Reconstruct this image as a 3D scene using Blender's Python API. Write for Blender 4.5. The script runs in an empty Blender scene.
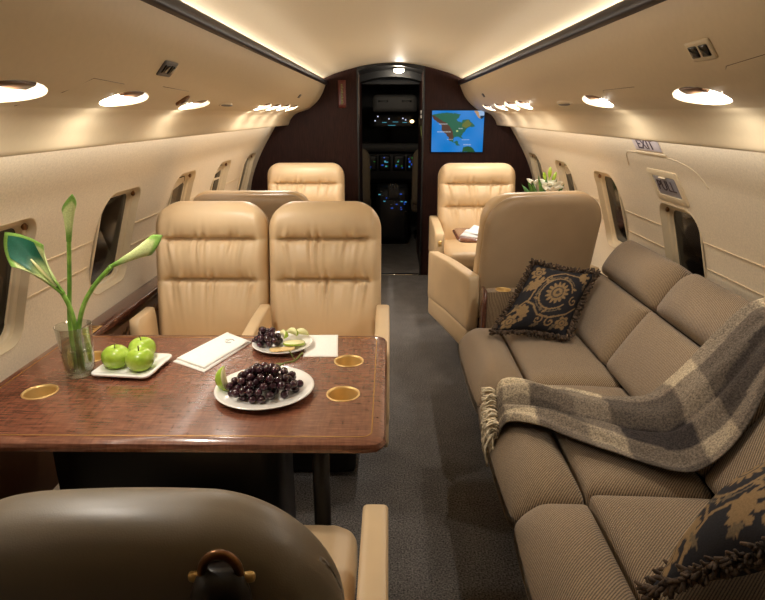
import bpy, bmesh, math, random
import numpy as np
from mathutils import Vector, Matrix, noise
random.seed(7)
PI = math.pi
S = bpy.context.scene
COL = S.collection

# ------------------------------------------------------------ basic helpers
def lin(c):
    return tuple(((v / 255) / 12.92 if v / 255 <= .04045 else ((v / 255 + .055) / 1.055) ** 2.4) for v in c) + (1,)

def sm(a, b, x):
    t = min(1, max(0, (x - a) / (b - a)))
    return t * t * (3 - 2 * t)

def mesh(name, verts, faces, smooth=True, sharp=None):
    me = bpy.data.meshes.new(name)
    me.from_pydata([tuple(v) for v in verts], [], faces)
    me.validate()
    bm = bmesh.new(); bm.from_mesh(me)
    bmesh.ops.recalc_face_normals(bm, faces=bm.faces)
    bm.to_mesh(me); bm.free()
    if smooth:
        me.shade_smooth()
        if sharp: me.set_sharp_from_angle(angle=math.radians(sharp))
    return me

def link(name, me, mat, parent=None, loc=(0, 0, 0), rot=(0, 0, 0)):
    o = bpy.data.objects.new(name, me)
    COL.objects.link(o)
    o.location = loc; o.rotation_euler = rot
    if parent: o.parent = parent
    if mat:
        me.materials.clear(); me.materials.append(mat)
    return o

def mk(name, vf, mat, parent=None, loc=(0, 0, 0), rot=(0, 0, 0), smooth=True, sharp=None):
    return link(name, mesh(name, vf[0], vf[1], smooth, sharp), mat, parent, loc, rot)

def tag(o, label, cat, group=None):
    o['label'] = label; o['category'] = cat
    if group: o['group'] = group
    return o

def thing(name, label, cat, loc=(0, 0, 0), rz=0, group=None, rot=None):
    o = bpy.data.objects.new(name, None); COL.objects.link(o)
    o.empty_display_size = .05
    o.location = loc; o.rotation_euler = rot or (0, 0, rz)
    return tag(o, label, cat, group)

def struct(o):
    o['kind'] = 'structure'; return o

def kids(o):
    return [c for c in bpy.data.objects if c.parent == o]

def dup(o, loc, rz, label):
    r = o.copy(); COL.objects.link(r)
    r.location = loc; r.rotation_euler = (0, 0, rz); r['label'] = label
    for ch in kids(o):
        c = ch.copy(); COL.objects.link(c); c.parent = r
        for g in kids(ch):
            d = g.copy(); COL.objects.link(d); d.parent = c
    return r

def join(*vfs):
    V, Fc = [], []
    for v, f in vfs:
        n = len(V); V += list(v); Fc += [tuple(i + n for i in q) for q in f]
    return V, Fc

def xf(vf, M):
    return [M @ Vector(v) for v in vf[0]], vf[1]

def T(x, y, z): return Matrix.Translation((x, y, z))
def RX(a): return Matrix.Rotation(a, 4, 'X')
def RY(a): return Matrix.Rotation(a, 4, 'Y')
def RZ(a): return Matrix.Rotation(a, 4, 'Z')

def pad(w, h, t, R=(.03, .03), r=.02, nx=12, nz=12, ny=3, fn=None):
    """rounded slab: w along x, h along z (0..h), t along y; R = outline corner radius (top, bottom), r = edge roll"""
    warp = lambda u: 1.5 * u - .5 * u ** 3
    A = [warp(-1 + 2 * i / nx) for i in range(nx + 1)]
    Cc = [warp(-1 + 2 * i / nz) for i in range(nz + 1)]
    B = [-1 + 2 * i / ny for i in range(ny + 1)]
    V, idx, Fc = [], {}, []
    def pt(i, j, k):
        key = (i, j, k)
        if key in idx: return idx[key]
        a, b, c = A[i], B[j], Cc[k]
        m = max(abs(a), abs(c))
        X, Z = a * w / 2, c * h / 2
        Rr = R[0] if c > 0 else R[1]
        if m > 1e-6 and Rr > 0:
            ix, iz = m * (w / 2 - Rr), m * (h / 2 - Rr)
            dx, dz = abs(X) - ix, abs(Z) - iz
            if dx > 0 and dz > 0:
                l = math.hypot(dx, dz); q = max(dx, dz) / l
                X = math.copysign(ix + dx * q, X); Z = math.copysign(iz + dz * q, Z)
        d = (1 - m) * min(w, h) / 2
        if j in (0, ny):
            e = max(0, r - d)
            y = math.copysign(t / 2 - r + math.sqrt(max(0, r * r - e * e)), b)
        else:
            y = b * (t / 2 - r)
        p = (X, y, Z + h / 2)
        if fn: p = fn(*p)
        idx[key] = len(V); V.append(p)
        return idx[key]
    for i in range(nx):
        for k in range(nz):
            Fc.append((pt(i, 0, k), pt(i + 1, 0, k), pt(i + 1, 0, k + 1), pt(i, 0, k + 1)))
            Fc.append((pt(i, ny, k), pt(i, ny, k + 1), pt(i + 1, ny, k + 1), pt(i + 1, ny, k)))
    for j in range(ny):
        for i in range(nx):
            for k in (0, nz):
                Fc.append((pt(i, j, k), pt(i + 1, j, k), pt(i + 1, j + 1, k), pt(i, j + 1, k)))
        for k in range(nz):
            for i in (0, nx):
                Fc.append((pt(i, j, k), pt(i, j, k + 1), pt(i, j + 1, k + 1), pt(i, j + 1, k)))
    return V, Fc

def bx(x0, x1, y0, y1, z0, z1, r=.004, n=4):
    """box with rolled edges in world axes"""
    w, t, h = x1 - x0, y1 - y0, z1 - z0
    r = min(r, w * .49, t * .49, h * .49)
    return xf(pad(w, h, t, (r, r), r, n, n, 2), T((x0 + x1) / 2, (y0 + y1) / 2, z0))

def tube(pts, rad, n=8, cap=True):
    pts = [Vector(p) for p in pts]
    if not hasattr(rad, '__len__'): rad = [rad] * len(pts)
    V, Fc = [], []
    up = Vector((0, 0, 1))
    d0 = (pts[1] - pts[0]).normalized()
    if abs(d0.dot(up)) > .9: up = Vector((0, 1, 0))
    nrm = d0.cross(up).normalized()
    for i, p in enumerate(pts):
        d = (pts[min(i + 1, len(pts) - 1)] - pts[max(i - 1, 0)]).normalized()
        nrm = (nrm - d * nrm.dot(d)).normalized(); bn = d.cross(nrm)
        for k in range(n):
            a = 2 * PI * k / n
            V.append(p + (nrm * math.cos(a) + bn * math.sin(a)) * rad[i])
    for i in range(len(pts) - 1):
        for k in range(n):
            Fc.append((i * n + k, i * n + (k + 1) % n, (i + 1) * n + (k + 1) % n, (i + 1) * n + k))
    if cap:
        Fc.append(tuple(range(n))[::-1]); Fc.append(tuple(range((len(pts) - 1) * n, len(pts) * n)))
    return V, Fc

def lathe(prof, n=24, cx=0, cy=0):
    V, Fc = [], []
    for r, z in prof:
        for k in range(n):
            a = 2 * PI * k / n
            V.append((cx + max(r, 1e-5) * math.cos(a), cy + max(r, 1e-5) * math.sin(a), z))
    for i in range(len(prof) - 1):
        for k in range(n):
            Fc.append((i * n + k, i * n + (k + 1) % n, (i + 1) * n + (k + 1) % n, (i + 1) * n + k))
    return V, Fc

def spline(pts, n=6):
    """Catmull-Rom through control points"""
    P = [Vector(p) for p in pts]
    P = [2 * P[0] - P[1]] + P + [2 * P[-1] - P[-2]]
    out = []
    for i in range(1, len(P) - 2):
        for k in range(n):
            t = k / n
            a, b, c, d = P[i - 1:i + 3]
            out.append(.5 * ((2 * b) + (c - a) * t + (2 * a - 5 * b + 4 * c - d) * t * t + (3 * b - a - 3 * c + d) * t ** 3))
    out.append(P[-2])
    return out

def grid(pts):
    """pts[i][j] -> quad sheet"""
    n, m = len(pts), len(pts[0])
    V = [p for row in pts for p in row]
    Fc = [(i * m + j, (i + 1) * m + j, (i + 1) * m + j + 1, i * m + j + 1) for i in range(n - 1) for j in range(m - 1)]
    return V, Fc

def extrude(poly, y0, y1, ny=1):
    """closed (x,z) polygon extruded along y"""
    n = len(poly); V = []; Fc = []
    for j in range(ny + 1):
        y = y0 + (y1 - y0) * j / ny
        V += [(x, y, z) for x, z in poly]
    for j in range(ny):
        for i in range(n):
            Fc.append((j * n + i, j * n + (i + 1) % n, (j + 1) * n + (i + 1) % n, (j + 1) * n + i))
    Fc.append(tuple(range(n))); Fc.append(tuple(range(ny * n, (ny + 1) * n))[::-1])
    return V, Fc

def rrect(w, h, r, n=6):
    """rounded rectangle outline, list of (u, v)"""
    out = []
    for sx, sy, a0 in ((1, 1, 0), (-1, 1, PI / 2), (-1, -1, PI), (1, -1, 1.5 * PI)):
        for k in range(n + 1):
            a = a0 + PI / 2 * k / n
            out.append((sx * (w / 2 - r) + r * math.cos(a), sy * (h / 2 - r) + r * math.sin(a)))
    return out

def loft(rings, close=True, cap0=False, cap1=False):
    n = len(rings[0]); V = [p for r in rings for p in r]; Fc = []
    for i in range(len(rings) - 1):
        for k in range(n if close else n - 1):
            Fc.append((i * n + k, i * n + (k + 1) % n, (i + 1) * n + (k + 1) % n, (i + 1) * n + k))
    if cap0: Fc.append(tuple(range(n)))
    if cap1: Fc.append(tuple(range((len(rings) - 1) * n, len(rings) * n)))
    return V, Fc

def cut(vf, cutters, sharp=40):
    """boolean difference of a closed solid and a set of closed cutters, returned as a mesh"""
    a = mk('tmp', vf, None, smooth=False)
    b = mk('tmpc', join(*cutters), None, smooth=False)
    m = a.modifiers.new('b', 'BOOLEAN'); m.operation = 'DIFFERENCE'; m.object = b; m.solver = 'EXACT'
    dg = bpy.context.evaluated_depsgraph_get(); dg.update()
    me = bpy.data.meshes.new_from_object(a.evaluated_get(dg))
    for o in (a, b):
        d = o.data; bpy.data.objects.remove(o); bpy.data.meshes.remove(d)
    me.shade_smooth(); me.set_sharp_from_angle(angle=math.radians(sharp))
    return me

def lettering(body, size, mat, parent, M, depth=.0006):
    cu = bpy.data.curves.new('lettering', 'FONT'); cu.body = body; cu.size = size
    cu.align_x = 'CENTER'; cu.align_y = 'CENTER'; cu.extrude = depth
    t = bpy.data.objects.new('tmp', cu); COL.objects.link(t)
    dg = bpy.context.evaluated_depsgraph_get(); dg.update()
    me = bpy.data.meshes.new_from_object(t.evaluated_get(dg))
    bpy.data.objects.remove(t)
    me.transform(M)
    return link('lettering', me, mat, parent)

# ------------------------------------------------------------ materials
def newmat(name):
    m = bpy.data.materials.new(name); m.use_nodes = True
    nt = m.node_tree; bs = nt.nodes['Principled BSDF']
    return m, nt, bs

def N(nt, typ, **kw):
    n = nt.nodes.new(typ)
    for k, v in kw.items():
        if k in n.inputs: n.inputs[k].default_value = v
        else: setattr(n, k, v)
    return n

def coords(nt, scale=(1, 1, 1), rot=(0, 0, 0), out='Object'):
    tc = nt.nodes.new('ShaderNodeTexCoord'); mp = nt.nodes.new('ShaderNodeMapping')
    mp.inputs['Scale'].default_value = scale; mp.inputs['Rotation'].default_value = rot
    nt.links.new(tc.outputs[out], mp.inputs['Vector'])
    return mp.outputs['Vector']

def ramp(nt, fac, stops):
    r = nt.nodes.new('ShaderNodeValToRGB')
    e = r.color_ramp.elements
    while len(e) < len(stops): e.new(.5)
    for el, (p, c) in zip(e, stops): el.position = p; el.color = c
    nt.links.new(fac, r.inputs['Fac'])
    return r.outputs['Color']

def bump(nt, bs, height, strength=.2, dist=.002):
    b = nt.nodes.new('ShaderNodeBump'); b.inputs['Strength'].default_value = strength
    b.inputs['Distance'].default_value = dist
    nt.links.new(height, b.inputs['Height']); nt.links.new(b.outputs['Normal'], bs.inputs['Normal'])

def plain(name, rgb, rough=.5, metal=0, var=.06, scale=40, bumps=0, coat=0, spec=.5):
    m, nt, bs = newmat(name)
    v = coords(nt); nz = N(nt, 'ShaderNodeTexNoise', Scale=scale, Detail=4)
    nt.links.new(v, nz.inputs['Vector'])
    c = lin(rgb); lo = tuple(x * (1 - var) for x in c[:3]) + (1,); hi = tuple(min(1, x * (1 + var)) for x in c[:3]) + (1,)
    nt.links.new(ramp(nt, nz.outputs['Fac'], [(.3, lo), (.7, hi)]), bs.inputs['Base Color'])
    bs.inputs['Roughness'].default_value = rough; bs.inputs['Metallic'].default_value = metal
    bs.inputs['Coat Weight'].default_value = coat; bs.inputs['Specular IOR Level'].default_value = spec
    if bumps: bump(nt, bs, nz.outputs['Fac'], bumps, .001)
    return m

def leather(name, rgb, rough=.42):
    m, nt, bs = newmat(name)
    v = coords(nt)
    n1 = N(nt, 'ShaderNodeTexNoise', Scale=5, Detail=3); nt.links.new(v, n1.inputs['Vector'])
    vo = N(nt, 'ShaderNodeTexVoronoi', Scale=420); nt.links.new(v, vo.inputs['Vector'])
    c = lin(rgb)
    nt.links.new(ramp(nt, n1.outputs['Fac'], [(.3, tuple(x * .93 for x in c[:3]) + (1,)), (.7, tuple(x * 1.05 for x in c[:3]) + (1,))]), bs.inputs['Base Color'])
    bs.inputs['Roughness'].default_value = rough
    bump(nt, bs, vo.outputs['Distance'], .12, .0006)
    return m

def wood(name, dark, light, scale, rough=.25, coat=.6, ripple=0, rot=(0, 0, 0)):
    m, nt, bs = newmat(name)
    v = coords(nt, scale, rot)
    n1 = N(nt, 'ShaderNodeTexNoise', Scale=6, Detail=6, Distortion=.4); nt.links.new(v, n1.inputs['Vector'])
    col = ramp(nt, n1.outputs['Fac'], [(.32, lin(dark)), (.68, lin(light))])
    if ripple:
        v2 = coords(nt, (90, 14, 20), (0, 0, .35)); n2 = N(nt, 'ShaderNodeTexNoise', Scale=1.2, Detail=3, Distortion=.8)
        nt.links.new(v2, n2.inputs['Vector'])
        mx = N(nt, 'ShaderNodeMix', data_type='RGBA', blend_type='MULTIPLY'); mx.inputs[0].default_value = ripple
        nt.links.new(col, mx.inputs[6])
        nt.links.new(ramp(nt, n2.outputs['Fac'], [(.38, (.45, .4, .38, 1)), (.62, (1.25, 1.2, 1.15, 1))]), mx.inputs[7])
        col = mx.outputs[2]
    nt.links.new(col, bs.inputs['Base Color'])
    bs.inputs['Roughness'].default_value = rough; bs.inputs['Coat Weight'].default_value = coat
    bs.inputs['Coat Roughness'].default_value = .12
    return m

def emit(name, rgb, power):
    m, nt, bs = newmat(name)
    bs.inputs['Base Color'].default_value = lin(rgb)
    bs.inputs['Emission Color'].default_value = lin(rgb); bs.inputs['Emission Strength'].default_value = power
    return m

def attr_mat(name, rough=.7, emission=0, att='pattern', bumps=0, spec=.3):
    m, nt, bs = newmat(name); bs.inputs['Specular IOR Level'].default_value = spec
    a = nt.nodes.new('ShaderNodeAttribute'); a.attribute_name = att
    nz = N(nt, 'ShaderNodeTexNoise', Scale=260, Detail=3); nt.links.new(coords(nt), nz.inputs['Vector'])
    if emission:
        bs.inputs['Base Color'].default_value = (.01, .01, .01, 1)
        nt.links.new(a.outputs['Color'], bs.inputs['Emission Color']); bs.inputs['Emission Strength'].default_value = emission
    else:
        mx = N(nt, 'ShaderNodeMix', data_type='RGBA', blend_type='MULTIPLY'); mx.inputs[0].default_value = .9 if bumps > .5 else .6
        nt.links.new(a.outputs['Color'], mx.inputs[6])
        nt.links.new(ramp(nt, nz.outputs['Fac'], [(.3, (.7, .7, .7, 1)), (.7, (1.2, 1.2, 1.2, 1))]), mx.inputs[7])
        nt.links.new(mx.outputs[2], bs.inputs['Base Color'])
        if bumps: bump(nt, bs, nz.outputs['Fac'], bumps, .002)
    bs.inputs['Roughness'].default_value = rough
    return m

def fabric(name, dark, light, rib=420):
    """ribbed upholstery cloth, ribs running across the seat"""
    m, nt, bs = newmat(name)
    v = coords(nt)
    w = N(nt, 'ShaderNodeTexWave', Scale=rib / 6.283, Distortion=1.2, Detail=2); w.bands_direction = 'X'
    w.inputs['Detail Scale'].default_value = 30
    nt.links.new(coords(nt, (.55, 1, .75), (0, 0, .5)), w.inputs['Vector'])
    n1 = N(nt, 'ShaderNodeTexNoise', Scale=240, Detail=4); nt.links.new(v, n1.inputs['Vector'])
    n2 = N(nt, 'ShaderNodeTexNoise', Scale=4, Detail=2); nt.links.new(v, n2.inputs['Vector'])
    ad = N(nt, 'ShaderNodeMath', operation='ADD'); nt.links.new(w.outputs['Fac'], ad.inputs[0]); nt.links.new(n1.outputs['Fac'], ad.inputs[1])
    hf = N(nt, 'ShaderNodeMath', operation='MULTIPLY'); nt.links.new(ad.outputs[0], hf.inputs[0]); hf.inputs[1].default_value = .5
    col = ramp(nt, hf.outputs[0], [(.25, lin(dark)), (.75, lin(light))])
    mx = N(nt, 'ShaderNodeMix', data_type='RGBA', blend_type='MULTIPLY'); mx.inputs[0].default_value = .6
    nt.links.new(col, mx.inputs[6]); nt.links.new(ramp(nt, n2.outputs['Fac'], [(.3, (.85, .85, .85, 1)), (.7, (1.1, 1.1, 1.1, 1))]), mx.inputs[7])
    nt.links.new(mx.outputs[2], bs.inputs['Base Color'])
    bs.inputs['Roughness'].default_value = .9; bs.inputs['Specular IOR Level'].default_value = .15
    bs.inputs['Sheen Weight'].default_value = .25; bs.inputs['Sheen Roughness'].default_value = .5
    bump(nt, bs, hf.outputs[0], .7, .003)
    return m

def carpet(name):
    m, nt, bs = newmat(name)
    v = coords(nt)
    n1 = N(nt, 'ShaderNodeTexNoise', Scale=170, Detail=5); nt.links.new(v, n1.inputs['Vector'])
    n2 = N(nt, 'ShaderNodeTexNoise', Scale=9, Detail=3); nt.links.new(v, n2.inputs['Vector'])
    c = ramp(nt, n1.outputs['Fac'], [(.3, lin((50, 48, 48))), (.7, lin((140, 135, 131)))])
    mx = N(nt, 'ShaderNodeMix', data_type='RGBA', blend_type='MULTIPLY'); mx.inputs[0].default_value = .5
    nt.links.new(c, mx.inputs[6]); nt.links.new(ramp(nt, n2.outputs['Fac'], [(.3, (.7, .7, .7, 1)), (.7, (1.1, 1.1, 1.1, 1))]), mx.inputs[7])
    nt.links.new(mx.outputs[2], bs.inputs['Base Color'])
    bs.inputs['Roughness'].default_value = 1; bs.inputs['Specular IOR Level'].default_value = .05
    bump(nt, bs, n1.outputs['Fac'], .8, .006)
    return m

def glassmat(name, rgb=(255, 255, 255), gloss=.10):
    """thin clear glass: straight transmission with a Fresnel sheen"""
    m = bpy.data.materials.new(name); m.use_nodes = True
    nt = m.node_tree; nt.nodes.remove(nt.nodes['Principled BSDF'])
    tr = N(nt, 'ShaderNodeBsdfTransparent', Color=lin(rgb)); gl = N(nt, 'ShaderNodeBsdfGlossy', Roughness=.03)
    lw = N(nt, 'ShaderNodeLayerWeight', Blend=.30)
    ml = N(nt, 'ShaderNodeMath', operation='MULTIPLY_ADD'); ml.inputs[1].default_value = .75; ml.inputs[2].default_value = gloss * .3
    nt.links.new(lw.outputs['Facing'], ml.inputs[0])
    mx = nt.nodes.new('ShaderNodeMixShader'); nt.links.new(ml.outputs[0], mx.inputs[0])
    nt.links.new(tr.outputs[0], mx.inputs[1]); nt.links.new(gl.outputs[0], mx.inputs[2])
    nt.links.new(mx.outputs[0], nt.nodes['Material Output'].inputs['Surface'])
    return m

def greens(name, a, b, c, axis='Z', rough=.45):
    m, nt, bs = newmat(name)
    n1 = N(nt, 'ShaderNodeTexNoise', Scale=30, Detail=5); nt.links.new(coords(nt), n1.inputs['Vector'])
    nt.links.new(ramp(nt, n1.outputs['Fac'], [(.3, lin(a)), (.5, lin(b)), (.72, lin(c))]), bs.inputs['Base Color'])
    bs.inputs['Roughness'].default_value = rough
    bs.inputs['Subsurface Weight'].default_value = 0
    return m

M = {}
M['panel'] = plain('wall_panel_cream', (226, 211, 186), .6, var=.09, scale=150, bumps=.35)
M['soffit'] = plain('soffit_cream', (214, 196, 164), .45, var=.02, scale=60)
M['ceiling'] = plain('ceiling_cream', (232, 220, 194), .55, var=.02, scale=150, bumps=.05)
M['frame'] = plain('window_frame_cream', (214, 196, 164), .4, var=.02)
M['carpet'] = carpet('carpet_charcoal')
M['leather'] = leather('leather_tan', (214, 187, 148))
M['leather_back'] = leather('leather_tan_shell', (174, 150, 120), .45)
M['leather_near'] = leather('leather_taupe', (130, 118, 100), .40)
M['strap'] = leather('leather_black', (34, 29, 26), .35)
M['wood_table'] = wood('wood_figured_mahogany', (96, 56, 42), (138, 90, 68), (3, 30, 30), .22, .7, ripple=.3)
M['wood_dark'] = wood('wood_dark_walnut', (30, 16, 14), (52, 29, 24), (40, 40, 2), .55, .0)
M['wood_dark'].node_tree.nodes['Principled BSDF'].inputs['Specular IOR Level'].default_value = .12
M['wood_rail'] = wood('wood_rail_walnut', (62, 32, 24), (104, 62, 46), (24, 3, 24), .25, .6)
M['trim'] = wood('wood_trim_ebony', (28, 20, 24), (50, 36, 38), (20, 2, 20), .42, .0)
M['trim'].node_tree.nodes['Principled BSDF'].inputs['Specular IOR Level'].default_value = .2
M['brass'] = plain('brass_polished', (224, 188, 122), .38, .6, var=.1, scale=25)
M['inlay'] = plain('brass_inlay', (196, 152, 86), .4, .8)
M['bronze'] = plain('bronze_dark', (120, 84, 54), .35, .9)
M['chrome'] = plain('chrome', (210, 205, 200), .15, 1)
M['black'] = plain('black_satin', (14, 13, 14), .4)
M['blackgloss'] = plain('black_gloss', (16, 13, 11), .12, spec=.25)
M['shade'] = plain('window_shade_beige', (196, 180, 152), .6, var=.03)
M['brown'] = plain('brown_plastic', (96, 66, 44), .4)
M['grey'] = plain('grey_plastic', (96, 92, 88), .5)
M['white'] = plain('porcelain_white', (240, 236, 228), .15, var=.01, coat=.4)
M['linen'] = plain('linen_white', (244, 240, 232), .85, var=.04, scale=200, bumps=.2)
M['print'] = plain('grey_print', (150, 146, 140), .8)
M['reflector'] = plain('reflector_white', (250, 244, 230), .3)
M['bulb'] = emit('bulb_warm', (255, 236, 200), 40)
M['strip'] = emit('cove_strip_warm', (255, 226, 170), 6)
M['sofa'] = fabric('sofa_rib_taupe', (84, 69, 52), (164, 140, 110), 520)
M['sofa_base'] = plain('sofa_base_dark', (34, 28, 24), .8)
M['pillow'] = attr_mat('pillow_damask', .8, bumps=.2, spec=.15)
M['fringe'] = plain('pillow_fringe', (70, 54, 40), .9, var=.75, scale=70)
M['throw'] = attr_mat('throw_plaid_wool', .95, bumps=.9, spec=.1)
for n_ in M['throw'].node_tree.nodes:
    if n_.type == 'TEX_NOISE': n_.inputs['Scale'].default_value = 190; n_.inputs['Detail'].default_value = 5; n_.inputs['Roughness'].default_value = .7
    if n_.type == 'VALTORGB':
        n_.color_ramp.elements[0].position = .38; n_.color_ramp.elements[0].color = (.42, .42, .43, 1)
        n_.color_ramp.elements[1].position = .62; n_.color_ramp.elements[1].color = (1.35, 1.33, 1.3, 1)
M['throw_fringe'] = plain('throw_fringe_wool', (206, 190, 160), .95, var=.25, scale=70)
M['map'] = attr_mat('map_screen', .4, emission=1.0, spec=.06)
M['glass'] = glassmat('clear_glass', (246, 250, 246))
M['water'] = glassmat('water', (226, 238, 222), .05)
M['stem'] = greens('lily_stem', (84, 128, 44), (116, 160, 62), (150, 188, 88))
M['spathe'] = attr_mat('lily_spathe', .45)
M['apple'] = greens('apple_green', (138, 168, 48), (160, 190, 64), (190, 212, 100), rough=.22)
M['twig'] = plain('twig_brown', (92, 74, 40), .8)
M['twig_green'] = plain('grape_stem', (120, 128, 62), .7)
M['grape'] = plain('grape_dark', (52, 24, 34), .22, var=.5, scale=18, coat=.3)
M['applecut'] = plain('apple_flesh', (232, 226, 168), .5)
M['cracker'] = plain('cracker', (214, 182, 124), .8, var=.15, scale=120)
M['leaf'] = greens('lily_leaf', (40, 84, 34), (70, 116, 48), (110, 150, 70))
M['petal'] = plain('petal_white', (244, 244, 230), .6)
M['paper'] = plain('paper_grey', (214, 214, 216), .7, var=.15, scale=14)
M['exitplate'] = plain('placard_lilac', (196, 186, 190), .4)
M['exitink'] = plain('placard_ink', (66, 50, 72), .5)
M['pullink'] = plain('placard_ink_dark', (58, 40, 44), .5)
M['pullplate'] = plain('placard_steel', (150, 148, 156), .3, .3)
M['signred'] = plain('sign_maroon', (92, 40, 32), .4)
M['signgreen'] = plain('sign_green', (120, 132, 70), .5)
M['blue'] = emit('display_blue', (40, 90, 220), .6)
M['cyan'] = emit('display_cyan', (90, 190, 220), .5)
M['greenlit'] = emit('display_green', (60, 160, 60), .35)
M['dotwhite'] = emit('indicator_white', (220, 225, 255), 1.2)
M['dotwarm'] = emit('indicator_warm', (255, 214, 150), 5)
M['cockpit'] = plain('cockpit_black', (22, 21, 22), .5)
M['cockpit_grey'] = plain('cockpit_grey', (66, 64, 62), .6)
M['beige'] = plain('sheepskin_beige', (112, 98, 78), .8)

# ------------------------------------------------------------ the cabin shell
Y0, Y1 = -1.3, 5.13
WP = [(1.34, .965), (1.31, .985), (1.2, 1.055), (1.1, 1.115), (1.0, 1.165), (.9, 1.205), (.8, 1.232), (.7, 1.245), (.6, 1.245), (.45, 1.23), (.2, 1.17), (-.03, 1.08)]
def wx(z):
    for (a, p), (b, q) in zip(WP, WP[1:]):
        if b <= z <= a: return p + (q - p) * (a - z) / (a - b)
    return WP[0][1] if z > 1.3 else WP[-1][1]

fl = struct(mk('floor', bx(-1.2, 1.2, Y0 - .1, 7.6, -.05, 0, .002, 2), M['carpet'], smooth=False))

# windows: (side, centre y, z bottom, z top, half width, shade drop 0..1)
WINS = [(-1, 1.64, .68, 1.10, .165, 0), (-1, 2.43, .68, 1.10, .175, 0), (-1, 3.21, .68, 1.10, .165, .78), (-1, 3.98, .68, 1.10, .165, .25), (-1, 4.77, .68, 1.10, .16, 0),
        (1, 4.81, .68, 1.10, .165, 0), (1, 4.01, .68, 1.10, .165, .7), (1, 3.21, .68, 1.10, .165, 0), (1, 2.42, .68, 1.035, .17, 0)]

def wall_solid(s):
    inner = [Vector((x, z)) for z, x in [(p[0], p[1]) for p in [(v[0], v[1]) for v in [tuple(q) for q in spline([(z, x, 0) for z, x in WP], 4)]]]]
    poly = [(s * p.x, p.y) for p in inner]
    outer = [(s * (p.x + .055), p.y) for p in inner][::-1]
    return extrude(poly + outer, Y0 - .05, Y1 + .05)

def win_ring(s, yc, zb, zt, hw, inset, depth):
    w, h = 2 * (hw - inset), (zt - zb) - 2 * inset
    r = max(.02, .075 - inset)
    return [(s * (wx((zb + zt) / 2 + v) + depth), yc + u, (zb + zt) / 2 + v) for u, v in rrect(w, h, r, 7)]

def win_cut(s, yc, zb, zt, hw):
    out = rrect(2 * hw, zt - zb, .075, 7)
    return loft([[(s * x, yc + u, (zb + zt) / 2 + v) for u, v in out] for x in (.95, 1.4)], cap0=True, cap1=True)

for side, s in (('left', -1), ('right', 1)):
    me = cut(wall_solid(s), [win_cut(*w[:5]) for w in WINS if w[0] == s], 25)
    struct(link('wall_' + side, me, M['panel']))

for i, (s, yc, zb, zt, hw, sh) in enumerate(WINS):
    a = (s, yc, zb, zt, hw)
    rings = [win_ring(*a, *q) for q in ((-.004, .004), (-.003, -.001), (0, -.001), (.002, .006), (.006, .026), (.012, .029), (.019, .030), (.021, .033), (.023, .041), (.029, .043), (.031, .052))]
    wn = struct(mk('window_%d' % (i + 1), loft(rings), M['frame'], sharp=50))
    ring = win_ring(*a, .028, .046)
    ring2 = win_ring(*a, .028, .053)
    mk('pane', loft([ring, ring2], cap0=True, cap1=True), M['blackgloss'], wn, smooth=False)
    if sh:
        zlo = zt - .03 - (zt - zb - .06) * sh
        rows = []
        for k in range(9):
            z = zlo + (zt - .034 - zlo) * k / 8
            e = min(1, max(0, (zt - .034 - z) / .05)); ww = (hw - .042) if e >= 1 else (hw - .042) - .04 * (1 - math.sqrt(max(0, 1 - (1 - e) ** 2)))
            rows.append([(s * (wx(z) + .040), yc - ww, z), (s * (wx(z) + .040), yc + ww, z)])
        back = [[(p[0] + s * .004, p[1], p[2]) for p in r] for r in rows]
        v1, f1 = grid(rows); v2, f2 = grid(back)
        mk('window_shade', join((v1, f1), (v2, f2), bx(min(s * (wx(zlo) + .032), s * (wx(zlo) + .042)), max(s * (wx(zlo) + .032), s * (wx(zlo) + .042)), yc - hw + .045, yc + hw - .0425, zlo - .008, zlo + .008, .004)), M['shade'], wn, smooth=False)
    # small round shade catch in the upper far corner
    zc = zt - .03; yk = yc + hw - .032
    mk('shade_catch', xf(lathe([(0, 0), (.013, 0), (.014, .004), (.012, .009), (0, .01)], 14), T(s * (wx(zc) + .031), yk, zc) @ RY(-s * PI / 2)), M['bronze'], wn)

# horizontal joints of the side panels
def spans(s):
    cuts = sorted((w[1] - w[4] - .012, w[1] + w[4] + .012) for w in WINS if w[0] == s)
    y = Y0; out = []
    for a, b in cuts:
        out.append((y, a)); y = b
    out.append((y, Y1)); return out
k = 1
for s in (-1, 1):
    for z in (.925, .82):
        vf = join(*[xf(pad(.006, b - a, .004, (.001, .001), .001, 2, 2, 1), T(s * (wx(z) - .0005), a, z) @ RX(-PI / 2)) for a, b in spans(s)])
        struct(mk('trim_%d' % k, vf, M['frame'], smooth=False)); k += 1

# overhead soffits with valance
BP = spline([(.556, 1.632, 0), (.585, 1.565, 0), (.625, 1.506, 0), (.69, 1.449, 0), (.735, 1.428, 0), (.79, 1.413, 0)], 5)
BP2 = spline([(.793, 1.4115, 0), (.83, 1.390, 0), (.862, 1.352, 0), (.880, 1.313, 0)], 5)
def soff_pt(x):
    P = BP + BP2
    for a, b in zip(P, P[1:]):
        if a.x <= x <= b.x:
            t = (x - a.x) / max(1e-6, b.x - a.x); z = a.y + (b.y - a.y) * t
            nrm = Vector((-(a.y - b.y), 0, -(b.x - a.x))).normalized()   # towards the cabin, right side
            return z, nrm
LIGHTS = {1: [(.712, 1.478), (.708, 2.19), (.70, 3.34), (.70, 3.66), (.705, 4.05), (.705, 4.55)],
          -1: [(.718, 1.10), (.718, 1.60), (.735, 2.22), (.72, 3.36), (.718, 3.66), (.715, 3.98), (.715, 4.32)]}
LA, LT, LD = .118, .047, .034          # half length, half width and depth of a light recess
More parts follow.
